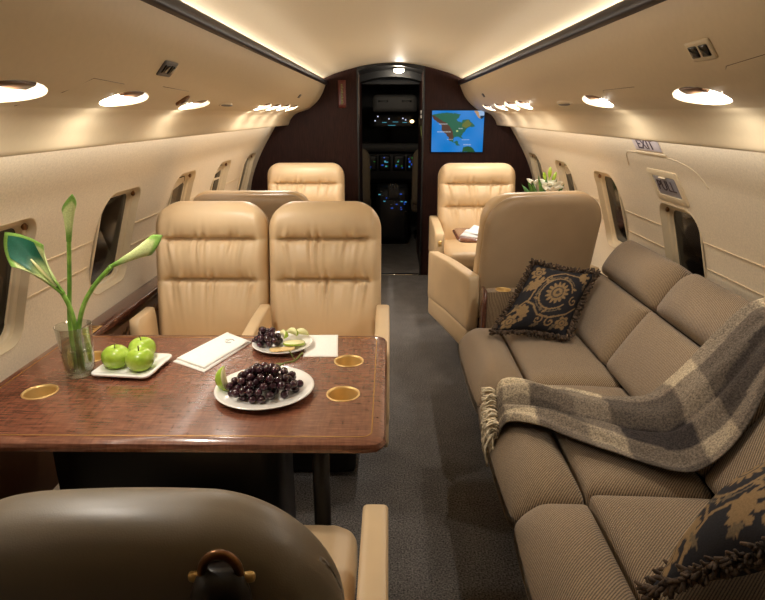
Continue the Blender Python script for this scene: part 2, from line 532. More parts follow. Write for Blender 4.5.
def light_frame(s, x, y):
    z, n = soff_pt(x); n = Vector((n.x * s, 0, n.z))
    yv = Vector((0, 1, 0)); tv = yv.cross(n).normalized()
    return Matrix(((tv.x, yv.x, n.x, s * x), (tv.y, yv.y, n.y, y), (tv.z, yv.z, n.z, z), (0, 0, 0, 1)))
def ellip(a, b, c, nu=28, nv=14):
    V = [(0, 0, -c)]; Fc = []
    for i in range(1, nv):
        p = -PI / 2 + PI * i / nv
        for k in range(nu):
            t = 2 * PI * k / nu
            V.append((a * math.cos(p) * math.cos(t), b * math.cos(p) * math.sin(t), c * math.sin(p)))
    V.append((0, 0, c)); L = len(V) - 1
    for k in range(nu):
        Fc.append((0, 1 + (k + 1) % nu, 1 + k)); Fc.append((L, L - nu + k, L - nu + (k + 1) % nu))
    for i in range(nv - 2):
        for k in range(nu):
            a0 = 1 + i * nu
            Fc.append((a0 + k, a0 + (k + 1) % nu, a0 + nu + (k + 1) % nu, a0 + nu + k))
    return V, Fc
tr = 10
for side, s in (('left', -1), ('right', 1)):
    poly = [(p.x, p.y) for p in BP + BP2] + [(.885, 1.3095), (1.03, 1.3095), (1.06, 1.40), (1.0, 1.58), (.80, 1.64), (.575, 1.64)]
    cutters = [xf(ellip(LT, LA, LD), light_frame(s, x, y)) for x, y in LIGHTS[s]]
    me = cut(extrude([(s * x, z) for x, z in poly], Y0 - .05, Y1 + .02), cutters, 35)
    struct(link('wall_overhead_' + side, me, M['soffit']))
    strip = [(s * x, z) for x, z in ((.545, 1.632), (.541, 1.638), (.541, 1.66), (.546, 1.667), (.556, 1.667), (.570, 1.655), (.572, 1.64), (.558, 1.629))]
    struct(mk('trim_%d' % tr, extrude(strip, Y0, Y1 + .01), M['trim'], sharp=60)); tr += 1

# ceiling panel
CP = spline([(-.76, 1.575, 0), (-.69, 1.625, 0), (-.55, 1.688, 0), (-.434, 1.731, 0), (-.22, 1.782, 0), (0, 1.800, 0), (.22, 1.782, 0), (.434, 1.731, 0), (.55, 1.688, 0), (.69, 1.625, 0), (.76, 1.575, 0)], 5)
poly = [(p.x, p.y) for p in CP] + [(p.x, p.y + .03) for p in CP][::-1]
struct(mk('ceiling', extrude(poly, Y0 - .05, Y1 + .02), M['ceiling'], sharp=40))

# bulkheads
DL, DR, DT = -.294, .262, 1.757
front = join(bx(-1.32, DL, Y1, Y1 + .05, -.02, 1.86, .003, 2), bx(DR, 1.32, Y1, Y1 + .05, -.02, 1.86, .003, 2), bx(DL - .01, DR + .01, Y1 + .004, Y1 + .05, DT + .03, 1.86, .003, 2))
struct(mk('wall_front', front, M['wood_dark'], smooth=False))
struct(mk('wall_back', bx(-1.32, 1.32, Y0 - .06, Y0, -.02, 1.86, .003, 2), M['wood_dark'], smooth=False))
# door frame: the two jambs and the arched head
arch = [(DL + (DR - DL) * i / 16, DT + .034 - .10 * ((i - 8) / 8) ** 2 * .45) for i in range(17)]
dr = struct(mk('door_1', join(bx(DL - .004, DL + .012, Y1 - .012, Y1 + .06, 0, DT, .003), bx(DR - .012, DR + .004, Y1 - .012, Y1 + .06, 0, DT, .003),
      extrude([(x, z - .012) for x, z in arch] + [(x, z + .05) for x, z in arch[::-1]], Y1 - .006, Y1 + .06)), M['black'], sharp=40))
mk('jamb_highlight', join(bx(DL + .008, DL + .016, Y1 - .016, Y1 - .010, 1.35, DT - .03, .002), bx(DR - .016, DR - .008, Y1 - .016, Y1 - .010, 1.5, DT - .03, .002)), M['grey'], dr)  # grey strips stand in for light caught on the upper jambs
mk('door_sill', bx(DL, DR, Y1 - .01, Y1 + .04, 0, .008, .003), M['chrome'], dr)

# vestibule and cockpit beyond the doorway
struct(mk('wall_vestibule_left', bx(DL - .05, DL - .005, Y1 + .05, 6.1, 0, 1.84, .003, 2), M['wood_dark'], smooth=False))
struct(mk('wall_vestibule_right', bx(DR + .005, DR + .05, Y1 + .05, 6.1, 0, 1.84, .003, 2), M['wood_dark'], smooth=False))
vc = [(-.32 + .64 * i / 12, 1.79 - .055 * ((i - 6) / 6) ** 2) for i in range(13)]
struct(mk('ceiling_vestibule', extrude(vc + [(x, z + .03) for x, z in vc[::-1]], Y1 + .05, 5.75), M['black'], sharp=50))
vc2 = [(x, z - .06) for x, z in vc]
struct(mk('ceiling_vestibule_step', extrude(vc2 + [(x, z + .09) for x, z in vc2[::-1]], 5.75, 6.15), M['black'], sharp=50))
struct(mk('wall_cockpit', join(bx(-1.0, -.95, 6.1, 7.6, 0, 1.7, .003, 2), bx(.95, 1.0, 6.1, 7.6, 0, 1.7, .003, 2), bx(-1, 1, 7.55, 7.6, 0, 1.7, .003, 2), bx(-1, 1, 6.1, 7.6, 1.68, 1.72, .003, 2), bx(-1, DL - .04, 6.1, 6.14, 0, 1.7, .003, 2), bx(DR + .04, 1, 6.1, 6.14, 0, 1.7, .003, 2)), M['cockpit'], smooth=False))

# vestibule lamp
t = thing('ceiling_lamp', 'bright small white lamp on the dark ceiling just beyond the doorway', 'lamp', (.055, 5.42, 1.79))
mk('housing', lathe([(0, .0), (.05, 0), (.055, -.006), (.05, -.02), (0, -.02)], 20), M['chrome'], t)
mk('lens', lathe([(0, -.021), (.046, -.021), (.04, -.040), (.02, -.050), (0, -.051)], 20), M['bulb'], t)

# cockpit fittings
t = thing('switch_console', 'grey overhead switch panel hanging inside the dark cockpit', 'control panel', (.03, 6.45, 1.44))
mk('housing', xf(pad(.46, .17, .30, (.05, .02), .02, 10, 6, 3), T(0, 0, -.02)), M['cockpit_grey'], t)
for q in (-.12, .12): mk('grille', bx(q - .05, q + .05, -.156, -.147, .075, .095, .003), M['black'], t)
t = thing('switch_bank', 'dark bank of lit switches under the grey overhead panel', 'control panel', (.02, 6.6, 1.28))
mk('housing', bx(-.26, .26, -.02, .03, -.02, .13, .006), M['cockpit'], t)
for q, z in ((-.17, .095), (-.05, .07), (.10, .075), (.13, .06), (-.2, .05)):
    mk('indicator', xf(ellip(.007, .005, .007, 8, 6), T(q, -.025, z)), M['dotwhite'], t)
for q, z, w in ((-.10, .03, .05), (.02, .035, .06), (.12, .03, .05), (-.02, .0, .08)):
    mk('legend', bx(q - w / 2, q + w / 2, -.023, -.019, z, z + .006, .001, 2), M['cyan'], t)
t = thing('map_light', 'small warm lamp glowing at the right of the cockpit', 'lamp', (.215, 6.5, 1.325))
mk('lens', ellip(.022, .015, .017, 12, 8), M['dotwarm'], t)
mk('holder', bx(-.012, .05, .004, .02, -.012, .012, .004), M['cockpit'], t)
t = thing('instrument_panel', 'wide cockpit instrument panel with blue lit displays', 'instrument panel', (0, 7.0, .62))
mk('housing', bx(-.75, .75, 0, .30, .0, .38, .02), M['cockpit'], t)
mk('glareshield', xf(pad(1.5, .10, .36, (.03, .03), .02, 8, 4, 3), T(0, .10, .36)), M['cockpit_grey'], t)
for q in (-.24, -.08, .09, .25):
    d = mk('display', bx(q - .07, q + .07, -.008, .004, .14, .32, .004), M['black'], t)
    for j in range(7):
        a, b = random.uniform(-.055, .035), random.uniform(.15, .30)
        mk('readout', bx(q + a, q + a + random.uniform(.01, .03), -.011, -.007, b, b + random.uniform(.006, .025), .001, 2), M[random.choice(['blue', 'blue', 'cyan', 'greenlit'])], d)
t = thing('centre_pedestal', 'cockpit pedestal of levers and lit keys between the pilot seats', 'control panel', (.02, 6.6, 0))
mk('housing', bx(-.19, .17, -.15, .40, 0, .62, .02), M['cockpit'], t)
mk('throttle_quadrant', bx(-.06, .06, -.168, -.13, .50, .66, .01), M['cockpit_grey'], t)
for q in (-.03, .0, .03): mk('lever', tube([(q, -.16, .60), (q, -.2, .68)], .006, 8), M['chrome'], t)
for j in range(26):
    a, b = random.uniform(-.17, .13), random.uniform(.36, .60)
    mk('key', bx(a, a + random.uniform(.01, .03), -.156, -.148, b, b + .010, .001, 2), M[random.choice(['cyan', 'blue', 'blue', 'grey', 'grey'])], t)
for q, nm in ((-.46, 'left'), (.45, 'right')):
    t = thing('pilot_seat', 'beige edged pilot seat at the %s of the cockpit pedestal' % nm, 'seat', (q, 6.55, 0))
    mk('backrest', xf(pad(.46, .60, .10, (.12, .04), .04, 10, 10, 2), T(0, -.16, .46)), M['beige'], t)
    mk('seat_cushion', bx(-.23, .23, -.16, .30, .36, .48, .04), M['beige'], t)
    mk('pedestal', bx(-.14, .14, -.1, .2, 0, .36, .02), M['cockpit'], t)
t = thing('switch_plate', 'small white four button plate on the dark wall beyond the doorway', 'switch', (DR + .006, 5.60, 1.395), 0)
for a in (-.017, .017):
    for b in (-.02, .02):
        mk('button', bx(-.008, 0, a - .014, a + .014, b - .016, b + .016, .003), M['white'], t)
tag(mk('green_tag', join(*[xf(bx(-.006, 0, -.022, .022, -.01, .01, .002), T(DR + .006, 5.48 + .05 * q, 1.215 + .03 * ((q * 7) % 3)) @ RX(.6)) for q in range(3)]), M['signgreen']), 'small yellow green tags on the dark wall beyond the doorway', 'tag')

# placard on the left bulkhead panel
t = thing('bulkhead_sign', 'narrow upright maroon sign with green marks on the left bulkhead', 'sign', (-.421, Y1 + .0005, 1.448))
mk('plate', bx(-.033, .033, -.008, 0, 0, .22, .003), M['signred'], t)
mk('marks', join(*[bx(-.009, .004 + .006 * ((q * 5) % 3) / 2, -.0095, -.0075, .03 + q * .0125, .037 + q * .0125, .0005, 2) for q in range(13)]), M['signgreen'], t)

# map screen on the right bulkhead panel
def inpoly(px, py, P):
    c = np.zeros(px.shape, bool); n = len(P)
    for i in range(n):
        x0, y0 = P[i]; x1, y1 = P[i - 1]
        k = ((y0 > py) != (y1 > py)) & (px < (x1 - x0) * (py - y0) / ((y1 - y0) or 1e-9) + x0)
        c ^= k
    return c
def setcol(me, cols, att='pattern'):
    a = me.attributes.new(att, 'FLOAT_COLOR', 'POINT')
    a.data.foreach_set('color', np.asarray(cols, dtype=np.float32).ravel())
MW, MH = 140, 112
gx, gy = np.meshgrid(np.linspace(0, 1, MW + 1), np.linspace(0, 1, MH + 1), indexing='ij')
rs = np.random.RandomState(3)
wob = sum(np.sin(gx * a + p) * np.cos(gy * b + q) / (1 + .04 * a) for a, b, p, q in rs.uniform(0, 1, (14, 4)) * np.array([70, 70, 6, 6])) * .006
ux, uy = gx + wob, gy + np.roll(wob, 17, 0)
img = np.zeros(gx.shape + (4,)); img[..., :] = lin((34, 128, 210))
img += (np.sin(gx * 9 + 2) * np.cos(gy * 7))[..., None] * .02
land = [(.0, .12), (.06, .08), (.20, .06), (.36, .05), (.47, .07), (.56, .10), (.52, .16), (.47, .21), (.50, .26), (.58, .29), (.60, .22), (.66, .20), (.72, .22), (.78, .30), (.83, .38), (.74, .39), (.68, .42), (.64, .50), (.60, .57), (.58, .60), (.60, .68), (.56, .67), (.53, .62), (.44, .62), (.42, .70), (.44, .76), (.50, .73), (.55, .83), (.50, .84), (.44, .78), (.36, .74), (.30, .60), (.24, .52), (.19, .46), (.19, .36), (.12, .27), (.02, .20)]
L1 = inpoly(ux, uy, land)
img[L1] = lin((38, 100, 76))
L2 = inpoly(ux, uy, [(0, .12), (.06, .12), (.16, .22), (.28, .30), (.36, .40), (.42, .55), (.41, .70), (.36, .74), (.30, .60), (.24, .52), (.19, .46), (.19, .36), (.12, .27), (.0, .20)])
img[L2 & L1] = lin((84, 58, 46))
img[inpoly(ux, uy, [(.60, .30), (.68, .22), (.76, .30), (.74, .38), (.64, .42), (.58, .36)]) & L1] = lin((104, 112, 52))
img[inpoly(ux, uy, [(.60, 1), (.62, .90), (.68, .86), (.78, .88), (.86, 1)])] = lin((30, 84, 44))
img[inpoly(ux, uy, [(.80, 0), (1, 0), (1, .10), (.93, .19), (.88, .16), (.84, .08)])] = lin((190, 150, 110))
img[inpoly(ux, uy, [(.87, 0), (1, 0), (1, .12), (.92, .14)])] = lin((160, 190, 226))
img[inpoly(ux, uy, [(.93, .12), (1, .12), (.98, .17), (.94, .20)])] = lin((16, 44, 70))
for a, b, w in ((.14, .32, .16), (.10, .51, .27), (.30, .69, .12), (.52, .43, .08), (.58, .70, .16), (.62, .82, .15)):
    q = (gx > a) & (gx < a + w) & (np.abs(gy - b) < .011) & (np.sin(gx * 330) > -.55)
    img[q] = img[q] * .45 + np.array(lin((230, 236, 240))) * .55
q = (gx - .49) ** 2 + (gy - .49) ** 2 < .0004
img[q] = lin((190, 210, 130))
t = thing('map_screen', 'lit flat screen with blue and green map on the right bulkhead', 'screen', (.548, Y1 + .0005, 1.26))
SW, SH = .435, .335
mk('bezel', bx(-SW / 2 - .006, SW / 2 + .006, -.022, 0, -SH / 2 - .006, SH / 2 + .006, .003), M['black'], t)
me = mesh('display', *grid([[(-SW / 2 + SW * i / MW, -.0228, SH / 2 - SH * j / MH) for j in range(MH + 1)] for i in range(MW + 1)]))
setcol(me, img.reshape(-1, 4)); link('display', me, M['map'], t)

# exit placard and pull handle on the right wall
def wall_M(y, z):
    """frame lying on the right wall: x = towards the camera (reading direction), y = up the wall, z = into the cabin"""
    d = .03
    up = Vector((wx(z + d) - wx(z - d), 0, 2 * d)).normalized(); xr = Vector((0, -1, 0)); n = xr.cross(up)
    return Matrix(((xr.x, up.x, n.x, wx(z)), (xr.y, up.y, n.y, y), (xr.z, up.z, n.z, z), (0, 0, 0, 1)))
def plate(w, h, d, r=.004): return xf(pad(w, h, d, (r, r), min(d * .45, .002), 6, 6, 2), RX(-PI / 2) @ T(0, 0, -h / 2))
t = thing('exit_sign', 'grey lilac EXIT placard high on the right cabin wall', 'sign')
Mx = wall_M(2.425, 1.285)
mk('plate', xf(plate(.25, .064, .004), Mx @ T(0, 0, .002)), M['exitplate'], t)
mk('rim', xf(plate(.29, .012, .005), Mx @ T(0, -.042, .002)), M['frame'], t)
lettering('EXIT', .062, M['exitink'], t, Mx @ T(0, .0, .0052) @ Matrix.Diagonal((1.25, 1, 1, 1)))
t = thing('pull_handle', 'recessed steel PULL handle in cream frame below the exit sign', 'handle')
Mx = wall_M(2.405, 1.120)
out = [rrect(.27, .15, .015, 4), rrect(.262, .142, .013, 4), rrect(.205, .094, .010, 4)]
rings = [[Mx @ Vector((u, v, zz)) for u, v in out[k]] for k, zz in ((0, 0), (0, .005), (1, .007), (2, .005), (2, .001))]
mk('frame', loft(rings), M['frame'], t, sharp=50)
mk('flap', xf(plate(.205, .092, .004), Mx @ T(0, 0, .002)), M['pullplate'], t)
mk('finger_lip', xf(pad(.06, .007, .008, (.003, .003), .003, 4, 3, 2), Mx @ T(.0, .044, .005)), M['frame'], t)
lettering('PULL', .068, M['pullink'], t, Mx @ T(0, .002, .0052) @ Matrix.Diagonal((1.05, 1, 1, 1)))
# hatch outline: a raised thin lip following the edge of the escape hatch
pts = [(2.74, .95), (2.735, 1.18), (2.69, 1.235), (2.60, 1.245), (2.30, 1.240), (2.18, 1.228), (2.10, 1.20), (2.06, 1.15)]
sp = spline([(y, z, 0) for y, z in pts[1:]], 6)
struct(mk('trim_20', tube([(wx(p.y) + .0002, p.x, p.y) for p in sp], .0022, 6), M['frame']))

# ------------------------------------------------------------ reading lights and other overhead fittings
def pt_light(name, loc, power, radius=.012, col=(1, .93, .83)):
    l = bpy.data.lights.new(name, 'POINT'); l.energy = power; l.shadow_soft_size = radius; l.color = col
    o = bpy.data.objects.new(name, l); COL.objects.link(o); o.location = loc
    return o
NAMES = {1: ['nearest visible on the right soffit, above the throw', 'second from the viewer on the right soffit', 'third along the right soffit, above the swivel chair', 'fourth along the right soffit, above the white flowers', 'fifth along the right soffit, second from the screen', 'farthest on the right soffit beside the map screen'],
         -1: ['cut by the left edge of the picture, nearest left soffit', 'second on the left soffit, above the lilies', 'third on the left soffit, small and half shaded', 'fourth on the left soffit, first of the close row', 'fifth on the left soffit, second of the close row', 'sixth on the left soffit, third of the close row', 'farthest on the left soffit by the bulkhead']}
READ_POWER = 4.2; SPOT_POWER = 9
for s in (1, -1):
    for (x, y), nm in zip(LIGHTS[s], NAMES[s]):
        F = light_frame(s, x, y)
        if y > .9:
            t = thing('reading_light', 'boat shaped recessed reading light, ' + nm, 'light', (0, 0, 0), 0, 'reading lights in the soffits')
            t.matrix_world = F
            V, Fc = ellip(LT * .985, LA * .985, LD * .97)
            keep = [f for f in Fc if all(V[i][2] < -.001 for i in f)]
            mk('reflector', (V, keep), M['reflector'], t)
            mk('lamp_holder', xf(bx(-.010, .020, -.05, .055, -.019, -.005, .006), T(s * .022 - .005, .0, 0)), M['brown'], t)
            mk('bulb', xf(ellip(.009, .014, .006, 12, 8), T(-s * .010, -.02, -.013)), M['bulb'], t)
        p = F @ Vector((-s * .012, -.015, -.003))
        l = bpy.data.lights.new('reading_spot', 'SPOT'); l.energy = SPOT_POWER; l.spot_size = math.radians(112); l.spot_blend = .55; l.shadow_soft_size = .018; l.color = (1, .93, .83)
        lo_ = bpy.data.objects.new('reading_spot', l); COL.objects.link(lo_); lo_.location = F @ Vector((0, 0, .002))
        lo_.rotation_euler = Vector((-s * .22, 0, -1)).to_track_quat('-Z', 'Y').to_euler()
        pt_light('reading_lamp', p, READ_POWER * (.6 if (s == -1 and 2.1 < y < 2.3) else 1))

def on_soffit(s, x, y):
    F = light_frame(s, x, y); return F
for s, x, y, lab in ((1, .61, 1.30, 'two button cream framed control on the right soffit'), (-1, .618, 1.65, 'two button grey framed control on the left soffit')):
    t = thing('overhead_control', lab, 'switch'); t.matrix_world = on_soffit(s, x, y)
    mk('bezel', xf(pad(.046, .098, .006, (.006, .006), .002, 6, 6, 2), T(0, -.049, .001) @ RX(-PI / 2)), M['frame' if s > 0 else 'grey'], t)
    for q in (-.021, .021): mk('button', xf(pad(.027, .034, .004, (.003, .003), .0015, 4, 4, 2), T(0, q - .017, .0045) @ RX(-PI / 2)), M['blackgloss'], t)
for s, x, y, lab in ((1, .70, 2.57, 'grey slotted air outlet between lights on the right soffit'), (-1, .712, 2.56, 'thin grey slotted air outlet on the left soffit')):
    t = thing('air_outlet', lab, 'vent'); t.matrix_world = on_soffit(s, x, y)
    mk('rim', xf(ellip(.018, .095, .006, 24, 8), T(0, 0, 0)), M['soffit'], t)
    mk('slot', xf(ellip(.009, .085, .004, 24, 8), T(-.003, 0, .0035)), M['grey'], t)
for s, x, y, lab in ((1, .612, 4.20, 'tiny dark grille high on the right soffit near the screen'), (-1, .62, 4.05, 'tiny dark grille high on the left soffit near the bulkhead')):
    tag(mk('soffit_grille', xf(pad(.028, .07, .006, (.004, .004), .002, 4, 4, 2), on_soffit(s, x, y) @ T(0, -.035, .001) @ RX(-PI / 2)), M['grey']), lab, 'vent')
t = thing('gasper_vent', 'small brown swivel air nozzle beside the shaded left reading light', 'vent'); t.matrix_world = on_soffit(-1, .70, 1.99)
mk('ring', lathe([(.012, -.002), (.026, -.002), (.027, .003), (.02, .006), (.012, .004)], 20), M['bronze'], t)
mk('nozzle', ellip(.013, .013, .009, 14, 8), M['brown'], t)
# fine seam of the service panel on the left soffit and the closing seam of both soffits
def soff_line(s, pts, r=.0008):
    P = []
    for x, y in pts:
        z, n = soff_pt(x); P.append((s * x, y, z))
    return tube(P, r, 5)
k = 30
for s, pts in ((-1, [(.78, 1.22), (.70, 1.26), (.66, 1.32), (.665, 1.48)]), (-1, [(.66, 1.72), (.665, 1.95)]), (1, [(.70, 1.36), (.64, 1.25), (.63, 1.1)]), (1, [(.70, 2.08), (.66, 2.0), (.66, 1.75)])):
    struct(mk('trim_%d' % k, soff_line(s, pts), M['brown'])); k += 1

# ------------------------------------------------------------ seats
def back_fn(w, h, lean, seams, wr=1.0, z0=.40):
    def fn(x, y, z):
        hw = w / 2; dy = 0
        u = x / hw
        if y < 0:
            zs = [0] + seams + [h]
            for a, b in zip(zs, zs[1:]):
                if a <= z <= b:
                    q = (z - (a + b) / 2) / ((b - a) / 2)
                    dy -= .030 * (1 - q * q) * (1 - abs(u) ** 6)
            win = 1 - sm(.70, .86, abs(u))
            for i, zz in enumerate(seams):
                d = z - zz
                dy += .026 * math.exp(-(d / .009) ** 2) * win + .004 * math.exp(-(d / .004) ** 2)
                ph = math.sin(31 * u + 4 * i + 2 * math.sin(7 * u + i))+ .6 * math.sin(53 * u + 1.3 * i + 3 * math.sin(5 * u))
                fan = u * (1 + (d if d > 0 else -d) * 1.2)
                ph = math.sin(27 * fan + 4 * i + 2 * math.sin(7 * u + i)) + .6 * math.sin(49 * fan + 1.3 * i)
                dec = math.exp(-abs(d) / (.022 if d > 0 else .050)) * (1 - math.exp(-(d / .008) ** 2)) * (1.15 + .85 * math.sin(11 * u + 2.3 * i + 1))
                dy += .0088 * wr * ph * dec * win
            # gentle side bolsters
            dy -= .010 * math.exp(-((abs(u) - .86) / .09) ** 2)
        return x, y + dy + lean * (z / h) ** 1.15, z + z0
    return fn

def make_chair(w, arms, name, label, group, seatd=.50, lean=.12, thick=.14, top=1.03, near=False, seams=(.30, .47), Rt=.115, cw=.98, arm_y=(None, .16), camber=0):
    t = thing(name, label, 'seat', (0, 0, 0), 0, group)
    z0 = .40; h = top - z0
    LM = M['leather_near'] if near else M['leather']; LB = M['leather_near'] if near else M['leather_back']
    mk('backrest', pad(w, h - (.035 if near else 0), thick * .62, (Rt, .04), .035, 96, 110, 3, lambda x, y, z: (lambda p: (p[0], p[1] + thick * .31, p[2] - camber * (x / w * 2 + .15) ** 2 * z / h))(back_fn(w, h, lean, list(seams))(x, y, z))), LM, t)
    def shell(x, y, z):
        if near and y > 0: y -= .010 * math.exp(-((x + .238) / .005) ** 2) * sm(.48, .40, z) + .012 * sm(.225, .29, abs(x)) ** 2
        return x, y + (thick * 1.09 - .080 if near else thick * .69) + lean * (z / h) ** 1.15, z + z0 - .02 - camber * (x / w * 2 + .15) ** 2 * z / h
    mk('back_shell', pad(w * (1.02 if near else 1.0), h + (.030 if near else .012), (.16 if near else thick * .62), (Rt + .01, .04), .068 if near else .045, 70 if near else 30, 30, 3, shell), LB, t)
    sh = .13
    def cush(x, y, z):   # pad local z runs front to back
        X, Y, Z = x, z - seatd, y
        if Z > 0:
            Z += .018 * (1 - (x / (w / 2)) ** 2) * math.sin(PI * min(1, max(0, z / seatd)))
            Z += .0022 * math.sin(46 * x / w * 2 + 5 * z) * math.exp(-((z - .12) / .10) ** 2)
        return X, Y, Z + .45 - sh / 2
    mk('seat_cushion', pad(w * cw, seatd + .02, sh, (.03, .05), .045, 40, 30, 3, cush), M['leather'], t)
    for ax, aw in arms:
        ya = -seatd - .02 if arm_y[0] is None else arm_y[0]; yb = arm_y[1]
        a = xf(pad(aw, .30, yb - ya, (.012, .02), .018, 8, 10, 8), T(ax, (ya + yb) / 2, .315))
        a = ([(x, y, z - max(0, -(y + .2)) * .06) for x, y, z in a[0]], a[1])
        ar = mk('armrest', a, M['leather'], t)
        mk('lower_panel', bx(ax - aw * .46, ax + aw * .46, ya + .012, yb - .02, .20, .32, .012), M['leather'], ar)
    mk('base', join(bx(-w * .42, w * .42, -seatd + .06, .06, .16, .33, .02), bx(-w * .30, w * .30, -seatd + .12, .0, 0, .17, .02)), M['sofa_base'], t)
    return t

g = 'tan leather armchairs of the cabin'
single = make_chair(.61, ((-.335, .066), (.335, .066)), 'leather_armchair', 'tan leather armchair facing the viewer, left of the cockpit doorway', g, seams=(.30, .475), Rt=.10)
single.location = (-.69, 4.57, 0)
s2 = dup(single, (.668, 4.57, 0), 0, 'tan leather armchair facing the viewer under the map screen')
s3 = dup(single, (-.735, 3.13, 0), PI, 'tan leather armchair seen from behind, back to back with the pair')
s4 = make_chair(.63, ((-.345, .066), (.345, .066)), 'leather_armchair', 'tan leather swivel armchair turned to the aisle, just beyond the sofa', g, seams=(.30, .475), Rt=.14)
s4.location = (.705, 3.095, 0); s4.rotation_euler = (0, 0, PI + math.radians(14))
# brass ashtray plate on the aisle end of the armrest under the screen
for ch in kids(s2):
    if ch.name.startswith('armrest') and sum(v.co.x for v in ch.data.vertices) < 0:
        mk('ashtray_plate', bx(-.357, -.313, -.516, -.505, .45, .56, .004), M['bronze'], ch)
        mk('ashtray_lid', bx(-.350, -.320, -.522, -.512, .50, .545, .004), M['brass'], ch)
pr = make_chair(.497, ((.258, .058), (-.2525, .05)), 'leather_armchair', 'tan leather seat of the pair behind the table, on the aisle side', 'pair of tan leather seats behind the table', lean=.13, seams=(.30, .475), Rt=.12, cw=.90, arm_y=(None, -.012))
pr.location = (-.312, 2.42, 0)
p2 = dup(pr, (-.817, 2.42, 0), 0, 'tan leather seat of the pair behind the table, on the window side')
for ch in kids(p2):
    if ch.name.startswith('armrest') and sum(v.co.x for v in ch.data.vertices) > 0:
        for gg in kids(ch): bpy.data.objects.remove(gg)
        bpy.data.objects.remove(ch)
    elif ch.name.startswith('armrest'):
        for gg in kids(ch): bpy.data.objects.remove(gg)
        ch.data = mesh('armrest', *bx(-.2775, -.2285, -.20, -.012, .315, .60, .014)); ch.data.materials.append(M['leather'])
# nearest seat, seen from behind
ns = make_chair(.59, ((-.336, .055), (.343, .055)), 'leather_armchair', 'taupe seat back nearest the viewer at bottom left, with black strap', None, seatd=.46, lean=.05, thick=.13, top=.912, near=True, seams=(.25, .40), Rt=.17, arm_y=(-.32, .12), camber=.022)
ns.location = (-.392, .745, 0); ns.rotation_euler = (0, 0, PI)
# strap, anchor plate and pocket on its rear face (local +y is towards the viewer)
h = .912 - .40; ZB = .876
def rear(z): return .13 * .69 + .13 * .40 - .012 * sm(.84, .90, z) + .05 * (max(0, z - .38) / h) ** 1.15
sx = -.165
out = rrect(.062, .05, .02, 5)
rows = []
for k, (z, half, off) in enumerate(((.55, .038, .010), (.65, .038, .012), (.76, .038, .016), (.835, .038, .020), (.862, .036, .026), (.880, .029, .024), (.888, .020, .012))):
    r = rear(z)
    rows.append([(sx + half * math.cos(a), r + off * .5 + (off * .62 + .004) * math.sin(a), z) for a in [2 * PI * q / 18 for q in range(18)]])
mk('strap', loft(rows, cap0=True, cap1=True), M['strap'], ns)
ring = []
for k in range(21):
    a = PI * k / 20 * 1.16 - .25
    ring.append((sx + .022 * math.cos(a), rear(.89) + .010, .884 + .026 * math.sin(a)))
bk = mk('strap_ring', tube(ring, [.006] * 21, 8), M['bronze'], ns)
for q in (-.032, .032): mk('ring_foot', bx(sx + q - .008, sx + q + .008, rear(ZB), rear(ZB) + .012, ZB - .006, ZB + .006, .004), M['brass'], bk)
mk('strap_pocket', tube([(sx + u * 1.0, rear(.765 + v) - .002, .765 + v) for u, v in rrect(.115, .10, .02, 5) + [(.0575, .03)]], .0035, 6), M['leather_back'], ns)
0 and mk('side_seam', tube([(-.205, rear(z) - .002 + .004, z) for z in [.45 + .02 * q for q in range(19)]], .003, 6), M['leather_back'], ns)

# ------------------------------------------------------------ left side ledge
t = thing('side_ledge', 'dark wooden ledge along the left wall beside the table', 'ledge', (0, 0, 0))
mk('rail', bx(-1.243, -1.150, .3, 4.6, .565, .60, .012), M['wood_rail'], t)
mk('face_panel', bx(-1.225, -1.165, .3, 4.6, .02, .565, .003, 2), M['brown'], t)
mk('vent_grille', join(*[xf(bx(-.004, .004, -.03, .03, -.006, .006, .003), T(-1.164, 2.30 + q * .035, .50 + .006 * math.sin(q * 2.1)) @ RX(.5)) for q in range(14)]), M['bronze'], t)
t2 = thing('ledge_cleat', 'small brass plate on the wooden ledge behind the vase', 'plate', (-1.19, 2.10, .60))
mk('plate', bx(-.03, .03, -.05, .05, 0, .004, .0015), M['brass'], t2)
mk('slots', join(*[bx(-.02, .02, -.036 + q * .018, -.028 + q * .018, .004, .0055, .0005, 2) for q in range(5)]), M['bronze'], t2)

# ------------------------------------------------------------ dining table
TX0, TX1, TY0, TY1, TZ = -1.105, -.034, 1.135, 1.812, .70
CUPS = [(-.147, 1.593), (-.148, 1.379), (-.95, 1.382), (-.926, 1.615)]
t = thing('dining_table', 'polished mahogany table with brass inlay line on the left', 'table', ((TX0 + TX1) / 2, (TY0 + TY1) / 2, 0))
tc = ((TX0 + TX1) / 2, (TY0 + TY1) / 2)
top = xf(pad(TX1 - TX0, TY1 - TY0, .030, (.035, .035), .014, 24, 24, 3), T(0, (TY0 - TY1) / 2, TZ - .015) @ RX(-PI / 2))
cyl = [xf(lathe([(0, -.1), (.0415, -.1), (.0415, .1), (0, .1)], 32), T(x - tc[0], y - tc[1], TZ)) for x, y in CUPS]
def solid_cyl(r, z0, z1, cx, cy, n=32):
    return loft([[(cx + r * math.cos(2 * PI * k / n), cy + r * math.sin(2 * PI * k / n), z) for k in range(n)] for z in (z0, z1)], cap0=True, cap1=True)
link('tabletop', cut(top, [solid_cyl(.0412, TZ - .1, TZ + .1, x - tc[0], y - tc[1]) for x, y in CUPS], 30), M['wood_table'], t)
o1 = rrect(TX1 - TX0 - .07, TY1 - TY0 - .066, .022, 6); o2 = rrect(TX1 - TX0 - .064, TY1 - TY0 - .06, .025, 6)
mk('inlay_line', loft([[(u, v, TZ - .001) for u, v in o1], [(u, v, TZ + .0006) for u, v in o1], [(u, v, TZ + .0006) for u, v in o2], [(u, v, TZ - .001) for u, v in o2]]), M['inlay'], t, smooth=False)
